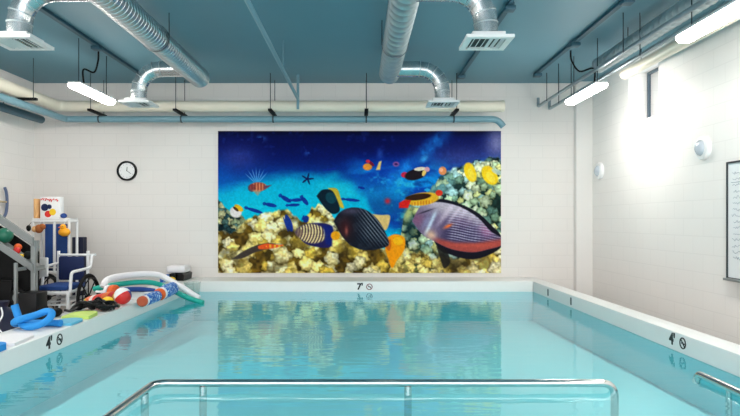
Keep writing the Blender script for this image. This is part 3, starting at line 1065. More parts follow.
for nm, z, x, r, lab in (('conduit', H + 1.865, 2.925, 0.024, 'upper thin grey conduit with upturned end behind the right lamp'),
                         ('conduit', H + 1.825, 3.11, 0.024, 'lower thin grey conduit ending near the far right corner')):
    t = thing(nm, (x, 9.85, z), lab, 'conduit', 'grey conduits above the right lamps')
    up = z > H + 1.8
    path = [(x, 1.0, z), (x, 9.85, z)] if not up else bend([(x, 1.0, z), (x, 9.85, z), (x, 9.85, z + 0.14)], 0.04)
    MB().tube(path, r, 12).build('tube', M['greypipe'], t)
    if not up:
        MB().lathe([(0, -0.02), (0.034, -0.02), (0.034, 0.03), (0, 0.03)], (x, 9.85, z), (0, 1, 0), 14).build('end_cap', M['tealdark'], t)
    for yy in ((9.3, 8.75, 6.6) if up else (9.42, 8.3)):
        xx = x - 0.03 if up else x + 0.033
        MB().tube([(xx, yy, z - 0.02), (xx, yy, CEIL)], 0.006, 6).build('hanger_rod', M['rod'], t)

t = thing('side_duct', (3.16, 5.0, H + 2.04), 'slim grey round duct above the lamps on the window side', 'air duct')
spiral_tube(3.17, H + 2.05, 0.095, 1.0, 8.0, 0.12).build('main_tube', M['galv_dull'], t, smooth=50)
for yy in (7.1, 4.0):
    MB().tube([(3.17, yy, H + 2.145), (3.17, yy, CEIL)], 0.006, 6).build('hanger_rod', M['rod'], t)
t = thing('wall_pipe', (3.42, 5.0, H + 1.84), 'cream jacketed pipe by the window with an open cut end', 'pipe')
MB().tube([(3.42, 1.0, H + 1.88), (3.42, 7.75, H + 1.88)], 0.066, 18).build('pipe_jacket', M['cream'], t)
MB().tube([(3.42, 7.75, H + 1.88), (3.42, 7.79, H + 1.88)], 0.044, 14).build('pipe_core', M['peach'], t)
for yy in (7.3, 4.6):
    MB().tube([(3.42, yy, H + 1.946), (3.42, yy, CEIL)], 0.006, 6).build('hanger_rod', M['rod'], t)

# ------------------------------------------------------------------ right wall fittings
def wall_round(y, z, label):
    t = thing('wall_speaker', (XR, y, z), label, 'wall speaker', 'round white speakers on the right wall')
    MB().lathe([(0, 0.0), (0.132, 0.0), (0.134, 0.03), (0.124, 0.05), (0.092, 0.06), (0.088, 0.045), (0.0, 0.045)], (XR, y, z), (-1, 0, 0), 32).build('ring', M['white'], t)
    MB().lathe([(0.086, 0.046), (0.080, 0.066), (0.060, 0.086), (0.03, 0.098), (0.0, 0.102)], (XR, y, z), (-1, 0, 0), 28).build('dome', M['dome'], t)


wall_round(9.54, H + 0.78, 'round white domed speaker on the wall near the corner column')
wall_round(6.66, H + 0.80, 'round white domed speaker on the wall above the whiteboard')

t = thing('whiteboard', (XR, 5.3, H - 0.61), 'whiteboard with faint grey handwriting in a dark frame', 'whiteboard')
bz0, bz1, by0, by1 = H - 0.61, H + 0.60, 4.3, 6.24
MB().b6(XR - 0.012, XR - 0.001, by0, by1, bz0, bz1).build('board', M['board'], t, smooth=0)
MB().b6(XR - 0.024, XR - 0.001, by1 - 0.018, by1, bz0, bz1).b6(XR - 0.024, XR - 0.001, by0, by0 + 0.018, bz0, bz1)\
    .b6(XR - 0.024, XR - 0.001, by0 + 0.018, by1 - 0.018, bz1 - 0.018, bz1).b6(XR - 0.024, XR - 0.001, by0 + 0.018, by1 - 0.018, bz0, bz0 + 0.018).build('frame', M['frame_dark'], t)
MB().b6(XR - 0.07, XR - 0.0245, by0 + 0.1, by1 - 0.02, bz0 - 0.012, bz0 + 0.012, bevel=0.003).build('pen_tray', M['grey'], t)
zz = bz1 - 0.12
rw = random.Random(3)
while zz > bz0 + 0.22:
    yy = by1 - 0.08 - rw.random() * 0.03
    pts = []
    while yy > by1 - 1.3:
        pts.append((XR - 0.0135, yy, zz + (rw.random() - 0.5) * 0.034))
        yy -= 0.012 + rw.random() * 0.012
    MB().tube(pts, 0.0022, 4).build('handwritten_line', M['pen'], t)
    zz -= 0.062
MB().tube([(XR - 0.0135, by1 - 0.07, bz1 - 0.215), (XR - 0.0135, by1 - 1.3, bz1 - 0.215)], 0.003, 4).build('ruled_line', M['pen'], t)

# ------------------------------------------------------------------ depth markers
def ring_sym(par, mtx, r, m):
    s = MB()
    n = 28
    s.tube([mtx @ Vector((r * math.cos(2 * PI * k / n), r * math.sin(2 * PI * k / n), 0)) for k in range(n)], r * 0.14, 6, closed=True)
    s.tube([mtx @ Vector((-r * 0.68, r * 0.68, 0)), mtx @ Vector((r * 0.68, -r * 0.68, 0))], r * 0.11, 6)
    s.build('prohibition_ring', m, par)
    d = MB()
    d.tube([mtx @ Vector((-r * 0.5, -r * 0.05, 0)), mtx @ Vector((0, r * 0.12, 0)), mtx @ Vector((r * 0.45, -r * 0.32, 0))], r * 0.12, 6)
    d.ball(mtx @ Vector((r * 0.5, -r * 0.05, 0)), r * 0.15, seg=8)
    d.build('diver_figure', M['ink'], par)


def marker(p, right_dir, normal, s, size, label, gap, m2):
    """numeral and no diving symbol painted on the curb face"""
    rd, nn = Vector(right_dir), Vector(normal)
    upv = Vector((0, 0, 1))
    t = thing('depth_marker', p, label, 'depth marker', 'depth markers on the pool curb')
    base = Matrix((rd, upv, nn)).transposed().to_4x4()
    text_mesh('numeral', s, size, Matrix.Translation(Vector(p) + nn * 0.0015) @ base, M['ink'], t)
    ring_sym(t, Matrix.Translation(Vector(p) + rd * gap + nn * 0.001) @ base, size * 0.32, m2)


zmk = (WATER + CURB) / 2 + 0.005
marker((PL, 4.98, zmk), (0, 1, 0), (1, 0, 0), "4'", 0.135, 'black 4 and no diving symbol on the left curb beside the foam noodle', 0.17, M['ink'])
marker((PR, 5.15, zmk), (0, -1, 0), (-1, 0, 0), "4'", 0.135, 'black 4 and no diving symbol on the right curb', 0.17, M['ink'])
marker((0.0, PB, WATER + 0.075), (1, 0, 0), (0, -1, 0), "7'", 0.135, 'black 7 and red no diving symbol on the far curb below the mural', 0.145, M['inkred'])
for yy, lab in ((7.62, 'narrow dark tick on the right curb, the nearer of two'), (8.55, 'narrow dark tick on the right curb, close to the far corner')):
    o = MB().b6(PR - 0.004, PR - 0.0005, yy - 0.02, yy + 0.02, WATER + 0.03, CURB - 0.035).build('tick_mark', M['frame_dark'])
    tag(o, lab, 'curb mark', 'dark ticks on the right curb')

# ------------------------------------------------------------------ handrails
ZR, RY, RR = H - 1.06, 3.90, 0.0245
t = thing('handrail', (0.2, RY, WATER - 0.3), 'polished steel handrail crossing the middle of the pool just above the water', 'handrail')
MB().tube(bend([(-1.40, 1.4, ZR), (-1.335, 3.90, ZR), (1.655, RY, ZR), (1.655, RY, WATER - 0.375)], 0.09, 8), RR, 16).build('top_rail', M['steel'], t)


def floor_z(y):
    return zn + (zf - zn) * (y - PN) / (PB - PN)


for (xx, yy) in ((-1.338, 3.73), (-1.02, RY), (0.312, RY)):
    MB().tube([(xx, yy, ZR - 0.02), (xx, yy, floor_z(yy))], 0.0243, 14).lathe([(0.0243, 0.0), (0.06, 0.0), (0.06, 0.01), (0.0243, 0.012)], (xx, yy, floor_z(yy)), (0, 0, 1), 16).build('post', M['steel'], t)
t = thing('handrail', (2.38, 3.9, WATER - 0.3), 'short steel handrail just above the water beside the curb under the whiteboard', 'handrail')
MB().tube(bend([(2.38, 1.4, ZR - 0.022), (2.38, 4.22, ZR - 0.022), (2.38, 4.25, WATER - 0.04)], 0.035, 6), RR, 14).build('top_rail', M['steel'], t)
for yy in (3.87, 2.4):
    MB().tube([(2.38, yy, ZR - 0.04), (2.38, yy, floor_z(yy))], 0.018, 12).build('post', M['steel'], t)

# ------------------------------------------------------------------ pool wheelchair
def wheel(par, x, y, z, r, name):
    s = MB()
    n = 40
    s.tube([(x, y + r * math.cos(2 * PI * k / n), z + r * math.sin(2 * PI * k / n)) for k in range(n)], 0.024, 8, closed=True)
    o = s.build(name, M['black'], par)
    s = MB()
    s.tube([(x, y + (r - 0.03) * math.cos(2 * PI * k / n), z + (r - 0.03) * math.sin(2 * PI * k / n)) for k in range(n)], 0.010, 6, closed=True)
    for k in range(8):
        a = 2 * PI * k / 8
        s.tube([(x, y, z), (x, y + (r - 0.03) * math.cos(a), z + (r - 0.03) * math.sin(a))], 0.009, 6)
    s.lathe([(0, -0.04), (0.03, -0.04), (0.03, 0.04), (0, 0.04)], (x, y, z), (1, 0, 0), 14)
    s.build('spokes', M['blackgloss'], o)
    s = MB()
    s.tube([(x + 0.045, y + (r - 0.035) * math.cos(2 * PI * k / n), z + (r - 0.035) * math.sin(2 * PI * k / n)) for k in range(n)], 0.009, 6, closed=True)
    s.build('push_rim', M['blackgloss'], o)
    return o


wx = -3.99
t = thing('pool_wheelchair', (wx, 8.1, 0), 'white tube wheelchair with blue sling seat facing the pool deck', 'wheelchair')
xl, xr = wx - 0.21, wx + 0.20
f = MB()
for x in (xl, xr):
    f.tube(bend([(x, 7.78, 0.20), (x, 7.78, 0.46), (x, 8.34, 0.46)], 0.05), 0.021, 10)
    f.tube([(x, 8.34, 0.30), (x, 8.36, 0.97)], 0.021, 10)
    f.tube([(x, 7.80, 0.26), (x, 8.33, 0.32)], 0.019, 10)
f.tube([(xl, 7.77, 0.455), (xr, 7.77, 0.455)], 0.024, 10)
f.tube([(xl, 8.34, 0.33), (xr, 8.34, 0.33)], 0.021, 10)
f.tube([(xl - 0.01, 8.355, 0.915), (xr + 0.11, 8.355, 0.915)], 0.017, 10)
f.tube([(xl, 7.8, 0.3), (xr, 8.3, 0.33)], 0.012, 8)
f.build('frame', M['pvc'], t)
MB().b6(xl + 0.01, xr - 0.01, 7.76, 8.31, 0.483, 0.545, bevel=0.02).build('seat', M['blue'], t)
s = MB()
s.b6(xl + 0.035, xr - 0.03, 8.28, 8.33, 0.57, 0.895, bevel=0.02)
s.build('backrest', M['navy'], t)
s = MB()
s.tube(bend([(xr + 0.06, 8.35, 0.91), (xr + 0.06, 8.30, 0.74), (xr + 0.01, 7.86, 0.715), (xr - 0.0, 7.84, 0.46)], 0.05), 0.02, 10)
s.build('armrest', M['pvc'], t)
s = MB()
s.tube(bend([(xl, 8.34, 0.80), (xl + 0.01, 7.95, 0.78), (xl + 0.01, 7.9, 0.47)], 0.05), 0.018, 10)
s.build('armrest', M['pvc'], t)
MB().b6(xl + 0.02, xl + 0.125, 7.82, 7.86, 0.66, 0.91, bevel=0.012).build('side_panel', M['white'], t)
wheel(t, xr + 0.05, 8.26, 0.335, 0.305, 'wheel')
wheel(t, xl - 0.10, 8.26, 0.335, 0.305, 'wheel')
for x in (xl, xr):
    cst = MB().lathe([(0, -0.016), (0.085, -0.016), (0.098, -0.008), (0.098, 0.008), (0.085, 0.016), (0, 0.016)], (x, 7.75, 0.098), (1, 0, 0), 20).build('caster', M['black'], t)
    MB().b6(x - 0.024, x - 0.018, 7.735, 7.765, 0.09, 0.215).b6(x + 0.018, x + 0.024, 7.735, 7.765, 0.09, 0.215).b6(x - 0.024, x + 0.024, 7.735, 7.79, 0.20, 0.215).build('caster_fork', M['pvc'], cst)
MB().b6(xl + 0.05, xr - 0.05, 7.60, 7.70, 0.14, 0.165, bevel=0.006).tube([(xl + 0.1, 7.69, 0.155), (xl + 0.1, 7.78, 0.30)], 0.014, 8).tube([(xr - 0.1, 7.69, 0.155), (xr - 0.1, 7.78, 0.30)], 0.014, 8)\
    .tube([(xl, 7.78, 0.30), (xr, 7.78, 0.30)], 0.014, 8).build('footrest', M['pvc'], t)

# ------------------------------------------------------------------ storage cart behind it
cx0, cx1, cy0, cy1 = -4.88, -4.34, 8.95, 9.20
t = thing('storage_cart', ((cx0 + cx1) / 2, 9.15, 0), 'tall white tube cart with blue mesh bags behind the wheelchair', 'storage cart')
f = MB()
for x in (cx0, cx1):
    for y in (cy0, cy1):
        f.tube([(x, y, 0.03), (x, y, 1.40)], 0.02, 10)
for z in (0.18, 0.62, 1.38):
    for y in (cy0, cy1):
        f.tube([(cx0, y, z), (cx1, y, z)], 0.018, 10)
    for x in (cx0, cx1):
        f.tube([(x, cy0, z), (x, cy1, z)], 0.018, 10)
f.tube([(-4.56, cy0, 1.38), (-4.56, cy0, 0.62)], 0.018, 10)
f.build('frame', M['pvc'], t)
MB().b6(cx0 - 0.01, cx1 + 0.01, cy0 - 0.01, cy1 + 0.01, 1.401, 1.425, bevel=0.004).build('top_shelf', M['pvc'], t)
MB().b6(-4.70, -4.57, cy0 - 0.008, cy0 + 0.03, 0.70, 1.34, bevel=0.012).build('mesh_bag', M['blue'], t)
MB().b6(-4.535, cx1 - 0.018, cy0 - 0.008, cy0 + 0.03, 0.70, 1.34, bevel=0.012).build('mesh_bag', M['blue'], t)
MB().b6(cx0 + 0.03, cx1 - 0.03, cy0 + 0.05, cy1 - 0.03, 0.64, 0.665).build('bag_floor', M['navy'], t)
for x in (cx0, cx1):
    for y in (cy0, cy1):
        MB().lathe([(0, -0.012), (0.03, -0.012), (0.03, 0.012), (0, 0.012)], (x, y, 0.03), (1, 0, 0), 12).build('caster', M['black'], t)

# toy package on the cart
tb = thing('toy_box', (-4.70, 9.12, 1.425), 'white picture box standing on top of the storage cart', 'box')
MB().b6(-4.82, -4.52, 9.04, 9.16, 1.426, 1.75, bevel=0.006).build('carton', M['white'], tb)
pr = MB()
rw = random.Random(5)
for k in range(9):
    x = -4.81 + k * 0.03
    pr.tube([(x, 9.038, 1.70 + rw.random() * 0.03), (x + 0.012, 9.038, 1.67 + rw.random() * 0.04), (x + 0.022, 9.038, 1.70 + rw.random() * 0.03)], 0.007, 5)
pr.build('red_title', M['red'], tb)
MB().lathe([(0, 0), (0.055, 0), (0.055, 0.003), (0, 0.003)], (-4.75, 9.0395, 1.59), (0, -1, 0), 20).lathe([(0, 0), (0.035, 0), (0.035, 0.003), (0, 0.003)], (-4.68, 9.0395, 1.60), (0, -1, 0), 20).build('blue_print', M['navy'], tb)
MB().lathe([(0, 0), (0.05, 0), (0.05, 0.004), (0, 0.004)], (-4.63, 9.0395, 1.52), (0, -1, 0), 20).build('yellow_print', M['yellow'], tb)
MB().lathe([(0, 0), (0.05, 0), (0.05, 0.003), (0, 0.003)], (-4.70, 9.0395, 1.49), (0, -1, 0), 20).build('red_print', M['red'], tb)
tag(MB().b6(-4.90, -4.86, 9.0, 9.2, 1.426, 1.72, bevel=0.01).build('folded_card', M['peach']), 'narrow tan card upright left of the picture box', 'card')
tag(MB().ball((-4.47, 9.05, 1.4645), 0.04, (1.2, 1, 0.95)).build('toy_boat', M['noodle_navy']), 'small blue bath toy on the cart right of the picture box', 'toy')
# ducks and plush hung at the front of the cart
t = thing('rubber_duck', (-4.40, 8.87, 1.14), 'yellow orange toy duck hanging on the front of the cart', 'toy')
s = MB().ball((-4.365, 8.86, 1.22), 0.075, (1.15, 0.9, 0.85)).ball((-4.38, 8.85, 1.295), 0.046)
s.build('body', M['duck'], t)
MB().ball((-4.41, 8.805, 1.29), 0.018, (1.2, 1.2, 0.5)).build('beak', M['orange'], t)
MB().ball((-4.367, 8.811, 1.305), 0.008).ball((-4.39, 8.811, 1.308), 0.008).build('eye', M['ink'], t)
MB().tube([(-4.375, 8.87, 1.335), (-4.375, 8.905, 1.37), (-4.375, 8.93, 1.40)], 0.004, 6).build('loop', M['white'], t)
t = thing('plush_toy', (-4.80, 8.87, 1.17), 'brown and peach plush toy at the left front of the cart', 'toy')
MB().ball((-4.74, 8.86, 1.27), 0.06, (1, 0.9, 1.1)).ball((-4.69, 8.86, 1.30), 0.045).build('body', M['brown'], t)
MB().ball((-4.795, 8.85, 1.265), 0.045).build('belly', M['peach'], t)
MB().tube([(-4.74, 8.87, 1.335), (-4.74, 8.925, 1.40)], 0.004, 6).build('loop', M['white'], t)
tag(MB().ball((-4.89, 8.855, 1.28), 0.04, (0.8, 0.9, 1.2)).tube([(-4.89, 8.855, 1.32), (-4.89, 8.925, 1.36)], 0.004, 6).build('snorkel_mask', M['black']), 'small black item hanging at the cart corner', 'mask')
# navy folded mat by the wall
t = thing('folded_mat', (-4.17, 9.7, 0), 'dark navy folded mat standing behind the wheelchair back', 'mat')
for k in range(3):
    MB().b6(-4.62, -4.44, 9.62 + k * 0.05, 9.665 + k * 0.05, 0.0, 1.125, bevel=0.012).build('panel', M['deepnavy'], t)

# ------------------------------------------------------------------ sloping rack at the left wall
t = thing('toy_rack', (-4.7, 7.6, 0), 'grey steel rack with sloping rails holding small balls', 'rack')


def slope_z(x, lo, base):
    return base + (-4.08 - x) * 0.70


def beam(ya, yb, z0, th, nm='side_rail', m=None):
    xa, xb = -5.35, -3.93
    za, zb_ = z0 + (-3.93 - xa) * 0.68, z0
    MB().prism([(xa, za), (xb, zb_), (xb, zb_ - th), (xa, za - th)], ya, yb).build(nm, m or M['grey'], t)


beam(7.20, 7.24, 1.19, 0.10)
beam(7.20, 7.24, 0.865, 0.09)
for (yy, xx) in ((7.241, -3.95), (7.531, -4.07)):
    for x in (xx, -5.2):
        top = (1.19 if yy < 7.4 else 1.10) + (-3.93 - x) * 0.68 - 0.05
        MB().b6(x - 0.026, x + 0.026, yy, yy + 0.044, 0.0, top, bevel=0.004).build('upright', M['grey'], t)
beam(7.286, 7.498, 0.80, 0.02, 'shelf')
MB().prism([(-5.33, 0.34), (-4.03, 0.34), (-4.03, 1.00), (-5.33, 1.88)], 7.535, 7.545).build('shade_backing', M['black'], t, smooth=0)  # added black sheet standing in for dark items and shadow behind the rails
MB().b6(-3.965, -3.94, 7.287, 7.498, 0.78, 0.84).build('lip', M['grey'], t)
MB().b6(-5.17, -4.03, 7.286, 7.498, 0.30, 0.33).build('lower_shelf', M['grey'], t)
MB().b6(-4.03, -4.0, 6.98, 7.02, 0.0, 0.90, bevel=0.004).build('front_leg', M['grey'], t)
MB().b6(-4.03, -4.0, 7.02, 7.20, 0.80, 0.84, bevel=0.004).build('leg_brace', M['grey'], t)


def shelf_top(x):
    return 0.80 + (-3.93 - x) * 0.68


def on_shelf(px, d, r):
    x = (px - 360) * d / F
    return (x, d, shelf_top(x) + r * 1.21 + 0.003)


for (px, d, r, nm, m, lab) in ((5, 7.37, 0.095, 'green_ball', 'green', 'large dark green ball on the sloping rack shelf'),
                               (17, 7.32, 0.042, 'red_ball', 'red', 'small red ball on the rack shelf beside the green ball'),
                               (18, 7.43, 0.045, 'orange_ball', 'orange', 'orange ball on the rack shelf behind the red one'),
                               (21.5, 7.30, 0.026, 'yellow_ball', 'yellow', 'tiny yellow ball on the rack shelf next to the red ball'),
                               (28, 7.38, 0.05, 'black_ball', 'black', 'black ball near the low end of the rack shelf'),
                               (35, 7.40, 0.028, 'olive_ball', 'tan', 'small tan ball at the low end of the rack shelf')):
    c_ = on_shelf(px, d, r)
    tag(MB().ball(c_, r, seg=20).build(nm, M[m]), lab, 'ball', 'balls on the sloping rack')
# dark things under the shelf
tb = thing('storage_bin', (-4.5, 7.75, 0.33), 'black storage bin on the low shelf of the rack', 'bin')
MB().prism([(-4.98, 0.331), (-4.30, 0.331), (-4.27, 0.64), (-5.0, 0.64)], 7.36, 7.49).build('tub', M['blackgloss'], tb)
MB().b6(-5.01, -4.26, 7.35, 7.495, 0.64, 0.67, bevel=0.006).build('lid', M['black'], tb)
tb = thing('spare_wheel', (-4.2, 7.3, 0.331), 'small grey rimmed wheel leaning in the rack', 'wheel')
n = 28
MB().tube([(-4.16 + 0.09 * math.cos(2 * PI * k / n), 7.318, 0.331 + 0.121 + 0.09 * math.sin(2 * PI * k / n)) for k in range(n)], 0.030, 8, closed=True).build('tyre', M['black'], tb)
MB().tube([(-4.16 + 0.062 * math.cos(2 * PI * k / n), 7.31, 0.331 + 0.121 + 0.062 * math.sin(2 * PI * k / n)) for k in range(n)], 0.014, 8, closed=True).build('rim', M['grey'], tb)
tag(MB().b6(-3.94, -3.72, 6.90, 7.15, 0.0, 0.56, bevel=0.015).build('black_tub', M['blackgloss']), 'black upright tub standing on the deck before the rack', 'tub')
tag(MB().b6(-4.95, -4.25, 6.80, 7.12, 0.0, 0.42, bevel=0.03).build('black_crate', M['black']), 'low black crate on the deck under the rack edge', 'crate')

# squeegee on the left wall
t = thing('floor_squeegee', (XL, 9.1, H + 0.28), 'long pole squeegee hung on the left wall above the rack', 'squeegee')
hx = XL + 0.06
MB().tube(catmull([(hx, 9.07, H + 0.49), (hx, 9.11, H + 0.42), (hx, 9.13, H + 0.28), (hx, 9.11, H + 0.13), (hx, 9.06, H + 0.05)], 6), 0.022, 10).build('head', M['squeegee'], t)
MB().tube([(hx, 9.11, H + 0.275), (hx, 7.9, H + 0.275)], 0.014, 10).build('pole', M['wood'], t)
MB().b6(XL, hx, 8.6, 8.63, H + 0.238, H + 0.26).b6(XL, hx, 8.2, 8.23, H + 0.238, H + 0.26).build('wall_hook', M['grey'], t)

# ------------------------------------------------------------------ things lying on the left curb
def noodle(name, pts, r, m, label, n=8):
    return tag(MB().tube(catmull(pts, n), r, 14).build(name, M[m]), label, 'pool noodle', 'foam noodles on the left curb')


kx, ky, kz = -2.83, 5.20, CURB + 0.040
K = [(-0.19, 0.02, 0.23), (-0.155, 0.02, 0.11), (-0.10, 0.0, 0.015), (0.03, -0.05, 0.0), (0.14, -0.01, 0.05), (0.165, 0.05, 0.12), (0.10, 0.07, 0.145), (0.0, 0.03, 0.105), (-0.11, -0.05, 0.07),
     (-0.19, 0.03, 0.02), (-0.12, 0.12, 0.0), (0.06, 0.14, 0.0), (0.215, 0.12, 0.0)]
noodle('pool_noodle', [(kx - 0.01 + a * 0.88, ky + b_, kz - 0.006 + c_ * 0.78) for a, b_, c_ in K], 0.031, 'noodle_blue', 'blue foam noodle tied in a knot on the curb')
noodle('pool_noodle', [P(103, 287, 7.45), P(106, 281, 7.5), P(114, 277.5, 7.65), P(130, 275, 7.9), P(148, 274, 8.15), P(160, 275.5, 8.25), P(171, 281, 8.25), P(183, 288, 8.17), P(192, 294, 8.12), P(199, 298.5, 8.1)],
       0.040, 'noodle_white', 'white foam noodle arching over the curb corner above the teal one')
noodle('pool_noodle', [P(94, 289, 7.75), P(104, 287, 7.75), P(117, 284.5, 7.8), P(135, 282.5, 7.95), P(150, 282.5, 8.1), P(161, 285, 8.2), P(172, 290, 8.15), P(187, 297.5, 8.05), P(203, 302.8, 7.97)],
       0.034, 'noodle_teal', 'teal foam noodle bending over the curb so its tip meets the water')
noodle('pool_noodle', [P(118, 290, 7.6), P(130, 289.4, 7.8), P(143, 289.5, 7.95), P(155, 291, 8.0)], 0.032, 'noodle_navy', 'short dark blue foam noodle lying beneath the teal noodle')

# foam floats tethered along the curb
def foam_float(p, q, r, label, bands):
    p, q = Vector(p), Vector(q)
    d = (q - p)
    L = d.length
    d.normalize()
    t = thing('foam_float', p, label, 'foam float', 'blue foam floats at the curb edge')
    for nm, a, c_, rs, m in bands:
        A, B = p + d * (L * a), p + d * (L * c_)
        ln_ = (B - A).length
        e = min(0.02, ln_ * 0.3)
        MB().lathe([(0, 0), (r * rs - e, 0), (r * rs, e), (r * rs, ln_ - e), (r * rs - e, ln_), (0, ln_)], A, d, 22).build(nm, M[m], t)
    mid = p + d * (L * 0.55)
    MB().tube(catmull([(mid.x - r * 0.9, mid.y, mid.z + 0.02), (mid.x - r * 0.5, mid.y, mid.z + r * 0.95), (mid.x - r - 0.02, mid.y, CURB + 0.012), (mid.x - r - 0.2, mid.y, CURB + 0.009)], 6), 0.008, 6).build('strap', M['white'], t)


zfl = CURB - 0.005
foam_float((-2.50, 6.86, zfl + 0.02), (-2.50, 7.40, zfl + 0.02), 0.066, 'speckled blue foam float with a brown disc, the nearer of the pair',
           [('end_disc', 0.0, 0.13, 0.93, 'rust'), ('white_disc', 0.14, 0.22, 0.95, 'noodle_white'), ('blue_roll', 0.23, 1.0, 1.0, 'float_blue')])
foam_float((-2.49, 7.43, zfl + 0.03), (-2.49, 7.98, zfl + 0.05), 0.084, 'speckled blue foam float with an orange disc, the farther of the pair',
           [('end_disc', 0.0, 0.10, 0.9, 'orange'), ('white_disc', 0.11, 0.22, 0.93, 'noodle_white'), ('blue_roll', 0.23, 1.0, 1.0, 'float_blue')])

# beach ball
t = thing('beach_ball', P(123, 305, 6.75), 'small white, red and navy beach ball on the curb', 'ball')
bc = Vector((-2.67, 6.75, CURB + 0.096))


def ball_sector(nm, a0, a1, m):
    s = MB()
    r, n1, n2 = 0.095, 8, 14
    ax = Euler((0.5, 0.75, 0.2)).to_matrix()
    g = []
    for i in range(n1 + 1):
        a = a0 + (a1 - a0) * i / n1
        g.append([s.bm.verts.new(bc + ax @ Vector((r * math.sin(PI * j / n2) * math.cos(a), r * math.sin(PI * j / n2) * math.sin(a), r * math.cos(PI * j / n2)))) for j in range(1, n2)])
    for a, b_ in zip(g, g[1:]):
        for j in range(n2 - 2):
            s.bm.faces.new((a[j], a[j + 1], b_[j + 1], b_[j]))
    top, bot = s.bm.verts.new(bc + ax @ Vector((0, 0, r))), s.bm.verts.new(bc + ax @ Vector((0, 0, -r)))
    for a, b_ in zip(g, g[1:]):
        s.bm.faces.new((top, a[0], b_[0]))
        s.bm.faces.new((bot, b_[-1], a[-1]))
    s.build(nm, M[m], t, smooth=60)


for k, m in enumerate(('red', 'noodle_navy', 'white', 'white', 'white', 'red')):
    ball_sector('gore', k * PI / 3 - 0.9, (k + 1) * PI / 3 - 0.9, m)

# orange and white ring standing beside it
t = thing('foam_dumbbell', (-2.98, 7.15, CURB), 'orange and white foam dumbbell upright behind the beach ball', 'dumbbell')
dz = CURB + 0.092
MB().lathe([(0, 0), (0.075, 0), (0.09, 0.015), (0.09, 0.06), (0.075, 0.075), (0, 0.075)], (-2.955, 7.12, dz), (0.8, -0.25, 0), 22).build('end_disc', M['orange'], t)
MB().lathe([(0, 0), (0.075, 0), (0.085, 0.01), (0.085, 0.05), (0, 0.05)], (-2.955 - 0.055, 7.14, dz), (0.8, -0.25, 0), 22).build('end_disc', M['noodle_white'], t)
MB().tube([(-3.01, 7.14, dz), (-3.01 - 0.15, 7.185, dz)], 0.014, 10).build('bar', M['white'], t)
# striped log
band = band_mat('striped foam', 'X', [(0.0, (244, 214, 70)), (0.10, (236, 120, 80)), (0.30, (240, 220, 214)), (0.40, (226, 70, 60)), (0.62, (236, 120, 60)), (0.78, (214, 50, 50)), (0.92, (240, 190, 60))])
a, b_ = Vector((-3.0, 6.58, CURB + 0.056)), Vector((-2.86, 7.0, CURB + 0.075))
pth = [a + (b_ - a) * k / 8 for k in range(9)]
tag(MB().tube(pth, 0.05, 16, rad=[0.036, 0.05, 0.053, 0.053, 0.053, 0.053, 0.053, 0.05, 0.036]).build('foam_log', band), 'red, orange and white banded foam log on the curb behind the black cords', 'foam log')
tag(MB().ball((-2.80, 6.66, CURB + 0.051), 0.05, (1.3, 1, 1)).build('yellow_toy', M['yellow']), 'yellow oval toy on the curb beside the banded log', 'toy')
tag(MB().ball((-3.02, 6.50, CURB + 0.031), 0.03, (1.1, 1.2, 1)).build('blue_toy', M['sky']), 'little pale blue toy at the end of the banded log', 'toy')

# heap of black cords
t = thing('cord_heap', (-2.78, 6.2, CURB), 'tangled heap of black rubber exercise cords on the curb', 'exercise cords')
rw = random.Random(12)
for k in range(15):
    y = 6.14 + rw.random() * 0.30
    pts = []
    for i in range(7):
        pts.append((-2.98 + 0.38 * i / 6 + (rw.random() - 0.5) * 0.05, y + (rw.random() - 0.5) * 0.18 + 0.05 * i / 6, CURB + 0.016 + rw.random() * 0.11 * math.sin(PI * (i + 0.6) / 7.2)))
    MB().tube(catmull(pts, 5), 0.014, 8).build('cord', M['blackgloss'], t)
MB().tube([(-2.62, 6.40, CURB + 0.05), (-2.60, 6.47, CURB + 0.022)], 0.02, 10).build('handle', M['tan'], t)
tag(MB().ball((-2.985, 5.88, CURB + 0.046), 0.045, (1.3, 1.8, 1)).build('black_bag', M['black']), 'small black bag at the left end of the cord heap', 'bag')

# kickboards
def kickboard(name, c_, sx, sy, th, rz, m, label):
    n = 12
    out = [(-sx / 2, -sy / 2), (sx / 2, -sy / 2)]
    for k in range(n + 1):
        a = PI * k / n
        out.append((sx / 2 * math.cos(a), sy / 2 - sx / 2 + sx / 2 * math.sin(a)))
    s = MB()
    s.prism(out, 0, th, 'z')
    bmesh.ops.rotate(s.bm, verts=s.bm.verts[:], cent=(0, 0, 0), matrix=Matrix.Rotation(rz, 3, 'Z'))
    bmesh.ops.translate(s.bm, verts=s.bm.verts[:], vec=Vector(c_))
    return tag(s.build(name, M[m]), label, 'kickboard', 'kickboards on the left curb')


kickboard('kickboard', (-2.70, 5.54, CURB + 0.001), 0.21, 0.32, 0.022, 0.03, 'sky', 'light blue kickboard on the curb just before the lime one')
kickboard('kickboard', (-2.735, 5.90, CURB + 0.001), 0.25, 0.36, 0.03, 0.10, 'lime', 'lime green kickboard lying on the curb before the black cords')
kickboard('kickboard', (-2.76, 4.72, CURB + 0.001), 0.28, 0.44, 0.022, 0.1, 'noodle_white', 'white kickboard lying before the knotted noodle')
kickboard('kickboard', (-2.68, 4.26, CURB + 0.001), 0.18, 0.40, 0.045, 0.0, 'noodle_blue', 'blue kickboard at the near left curb edge of the photo')

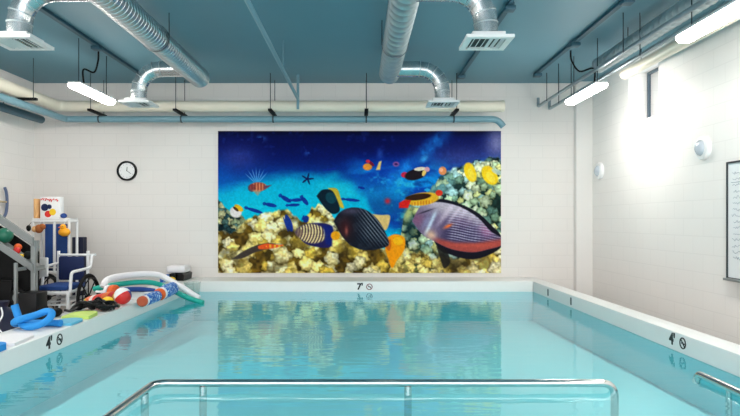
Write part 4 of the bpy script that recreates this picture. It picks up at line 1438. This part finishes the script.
# swim bag on the deck
t = thing('swim_bag', (-3.72, 6.2, 0), 'navy drawstring bag with white laces on the deck', 'bag')
MB().lathe([(0, 0.0), (0.17, 0.0), (0.2, 0.08), (0.2, 0.28), (0.16, 0.42), (0.07, 0.50), (0.09, 0.56), (0, 0.54)], (-3.72, 6.2, 0), (0, 0, 1), 20).build('sack', M['deepnavy'], t)
MB().tube(catmull([(-3.66, 6.12, 0.505), (-3.60, 6.04, 0.44), (-3.62, 5.995, 0.34), (-3.55, 5.985, 0.25)], 5), 0.008, 6).tube(catmull([(-3.70, 6.11, 0.505), (-3.74, 6.02, 0.45), (-3.70, 5.99, 0.36)], 5), 0.008, 6).build('lace', M['white'], t)

# ------------------------------------------------------------------ far left corner of the ledge
t = thing('swim_fins', (-2.95, 9.6, CURB), 'pair of black swim fins on the ledge in the far left corner', 'fins')
for k, (dx, m) in enumerate(((0.0, 'black'), (0.13, 'blackgloss'))):
    x = -2.93 + dx
    MB().prism([(x - 0.05, CURB + 0.001), (x + 0.05, CURB + 0.001), (x + 0.06, CURB + 0.10), (x + 0.03, CURB + 0.115), (x - 0.04, CURB + 0.11)], 9.35, 9.8).build('fin', M[m], t)
tag(MB().b6(-3.04, -2.74, 9.40, 9.75, CURB + 0.117, CURB + 0.23, bevel=0.035).build('white_towel', M['noodle_white']), 'folded white towel lying on the black fins', 'towel')
tag(MB().b6(-3.038, -2.97, 9.10, 9.45, CURB + 0.001, CURB + 0.10, bevel=0.01).build('blue_board', M['float_blue']), 'blue block on the ledge left of the fins', 'foam block')
tag(MB().ball((-2.88, 9.16, CURB + 0.041), 0.04, (1.7, 1, 1)).build('yellow_float', M['yellow']), 'yellow float on the corner ledge before the fins', 'float')
t = thing('clear_tub', (-2.39, 8.55, WATER), 'clear plastic tub floating beside the white noodle', 'tub')
MB().lathe([(0, -0.02), (0.10, -0.02), (0.115, 0.20), (0.110, 0.20), (0.096, -0.012), (0, -0.012)], (-2.39, 8.55, WATER + 0.015), (0, 0, 1), 22).build('wall', M['clear'], t)
MB().lathe([(0.108, 0.195), (0.122, 0.195), (0.122, 0.21), (0.108, 0.21)], (-2.39, 8.55, WATER + 0.015), (0, 0, 1), 22).build('rim', M['clear'], t)

# ------------------------------------------------------------------ light
wd = bpy.data.worlds.new('World')
sc.world = wd
wd.use_nodes = True
bg = wd.node_tree.nodes['Background']
bg.inputs['Color'].default_value = (0.96, 0.98, 1.0, 1)
bg.inputs['Strength'].default_value = 1.6

# ------------------------------------------------------------------ camera
cam = bpy.data.cameras.new('Camera')
cam.sensor_width = 36.0
cam.lens = F / 740.0 * 36.0
cam.shift_x = 10.0 / 740.0
cam.shift_y = 12.0 / 740.0
cam.clip_start = 0.05
co_ = bpy.data.objects.new('Camera', cam)
COL.objects.link(co_)
co_.location = (0, 0, H)
co_.rotation_euler = (PI / 2, 0, 0)
sc.camera = co_

vs_ = sc.view_settings
vs_.view_transform = 'Standard'
vs_.look = 'None'
vs_.gamma = 1
vs_.use_curve_mapping = False
vs_.exposure = 1.25
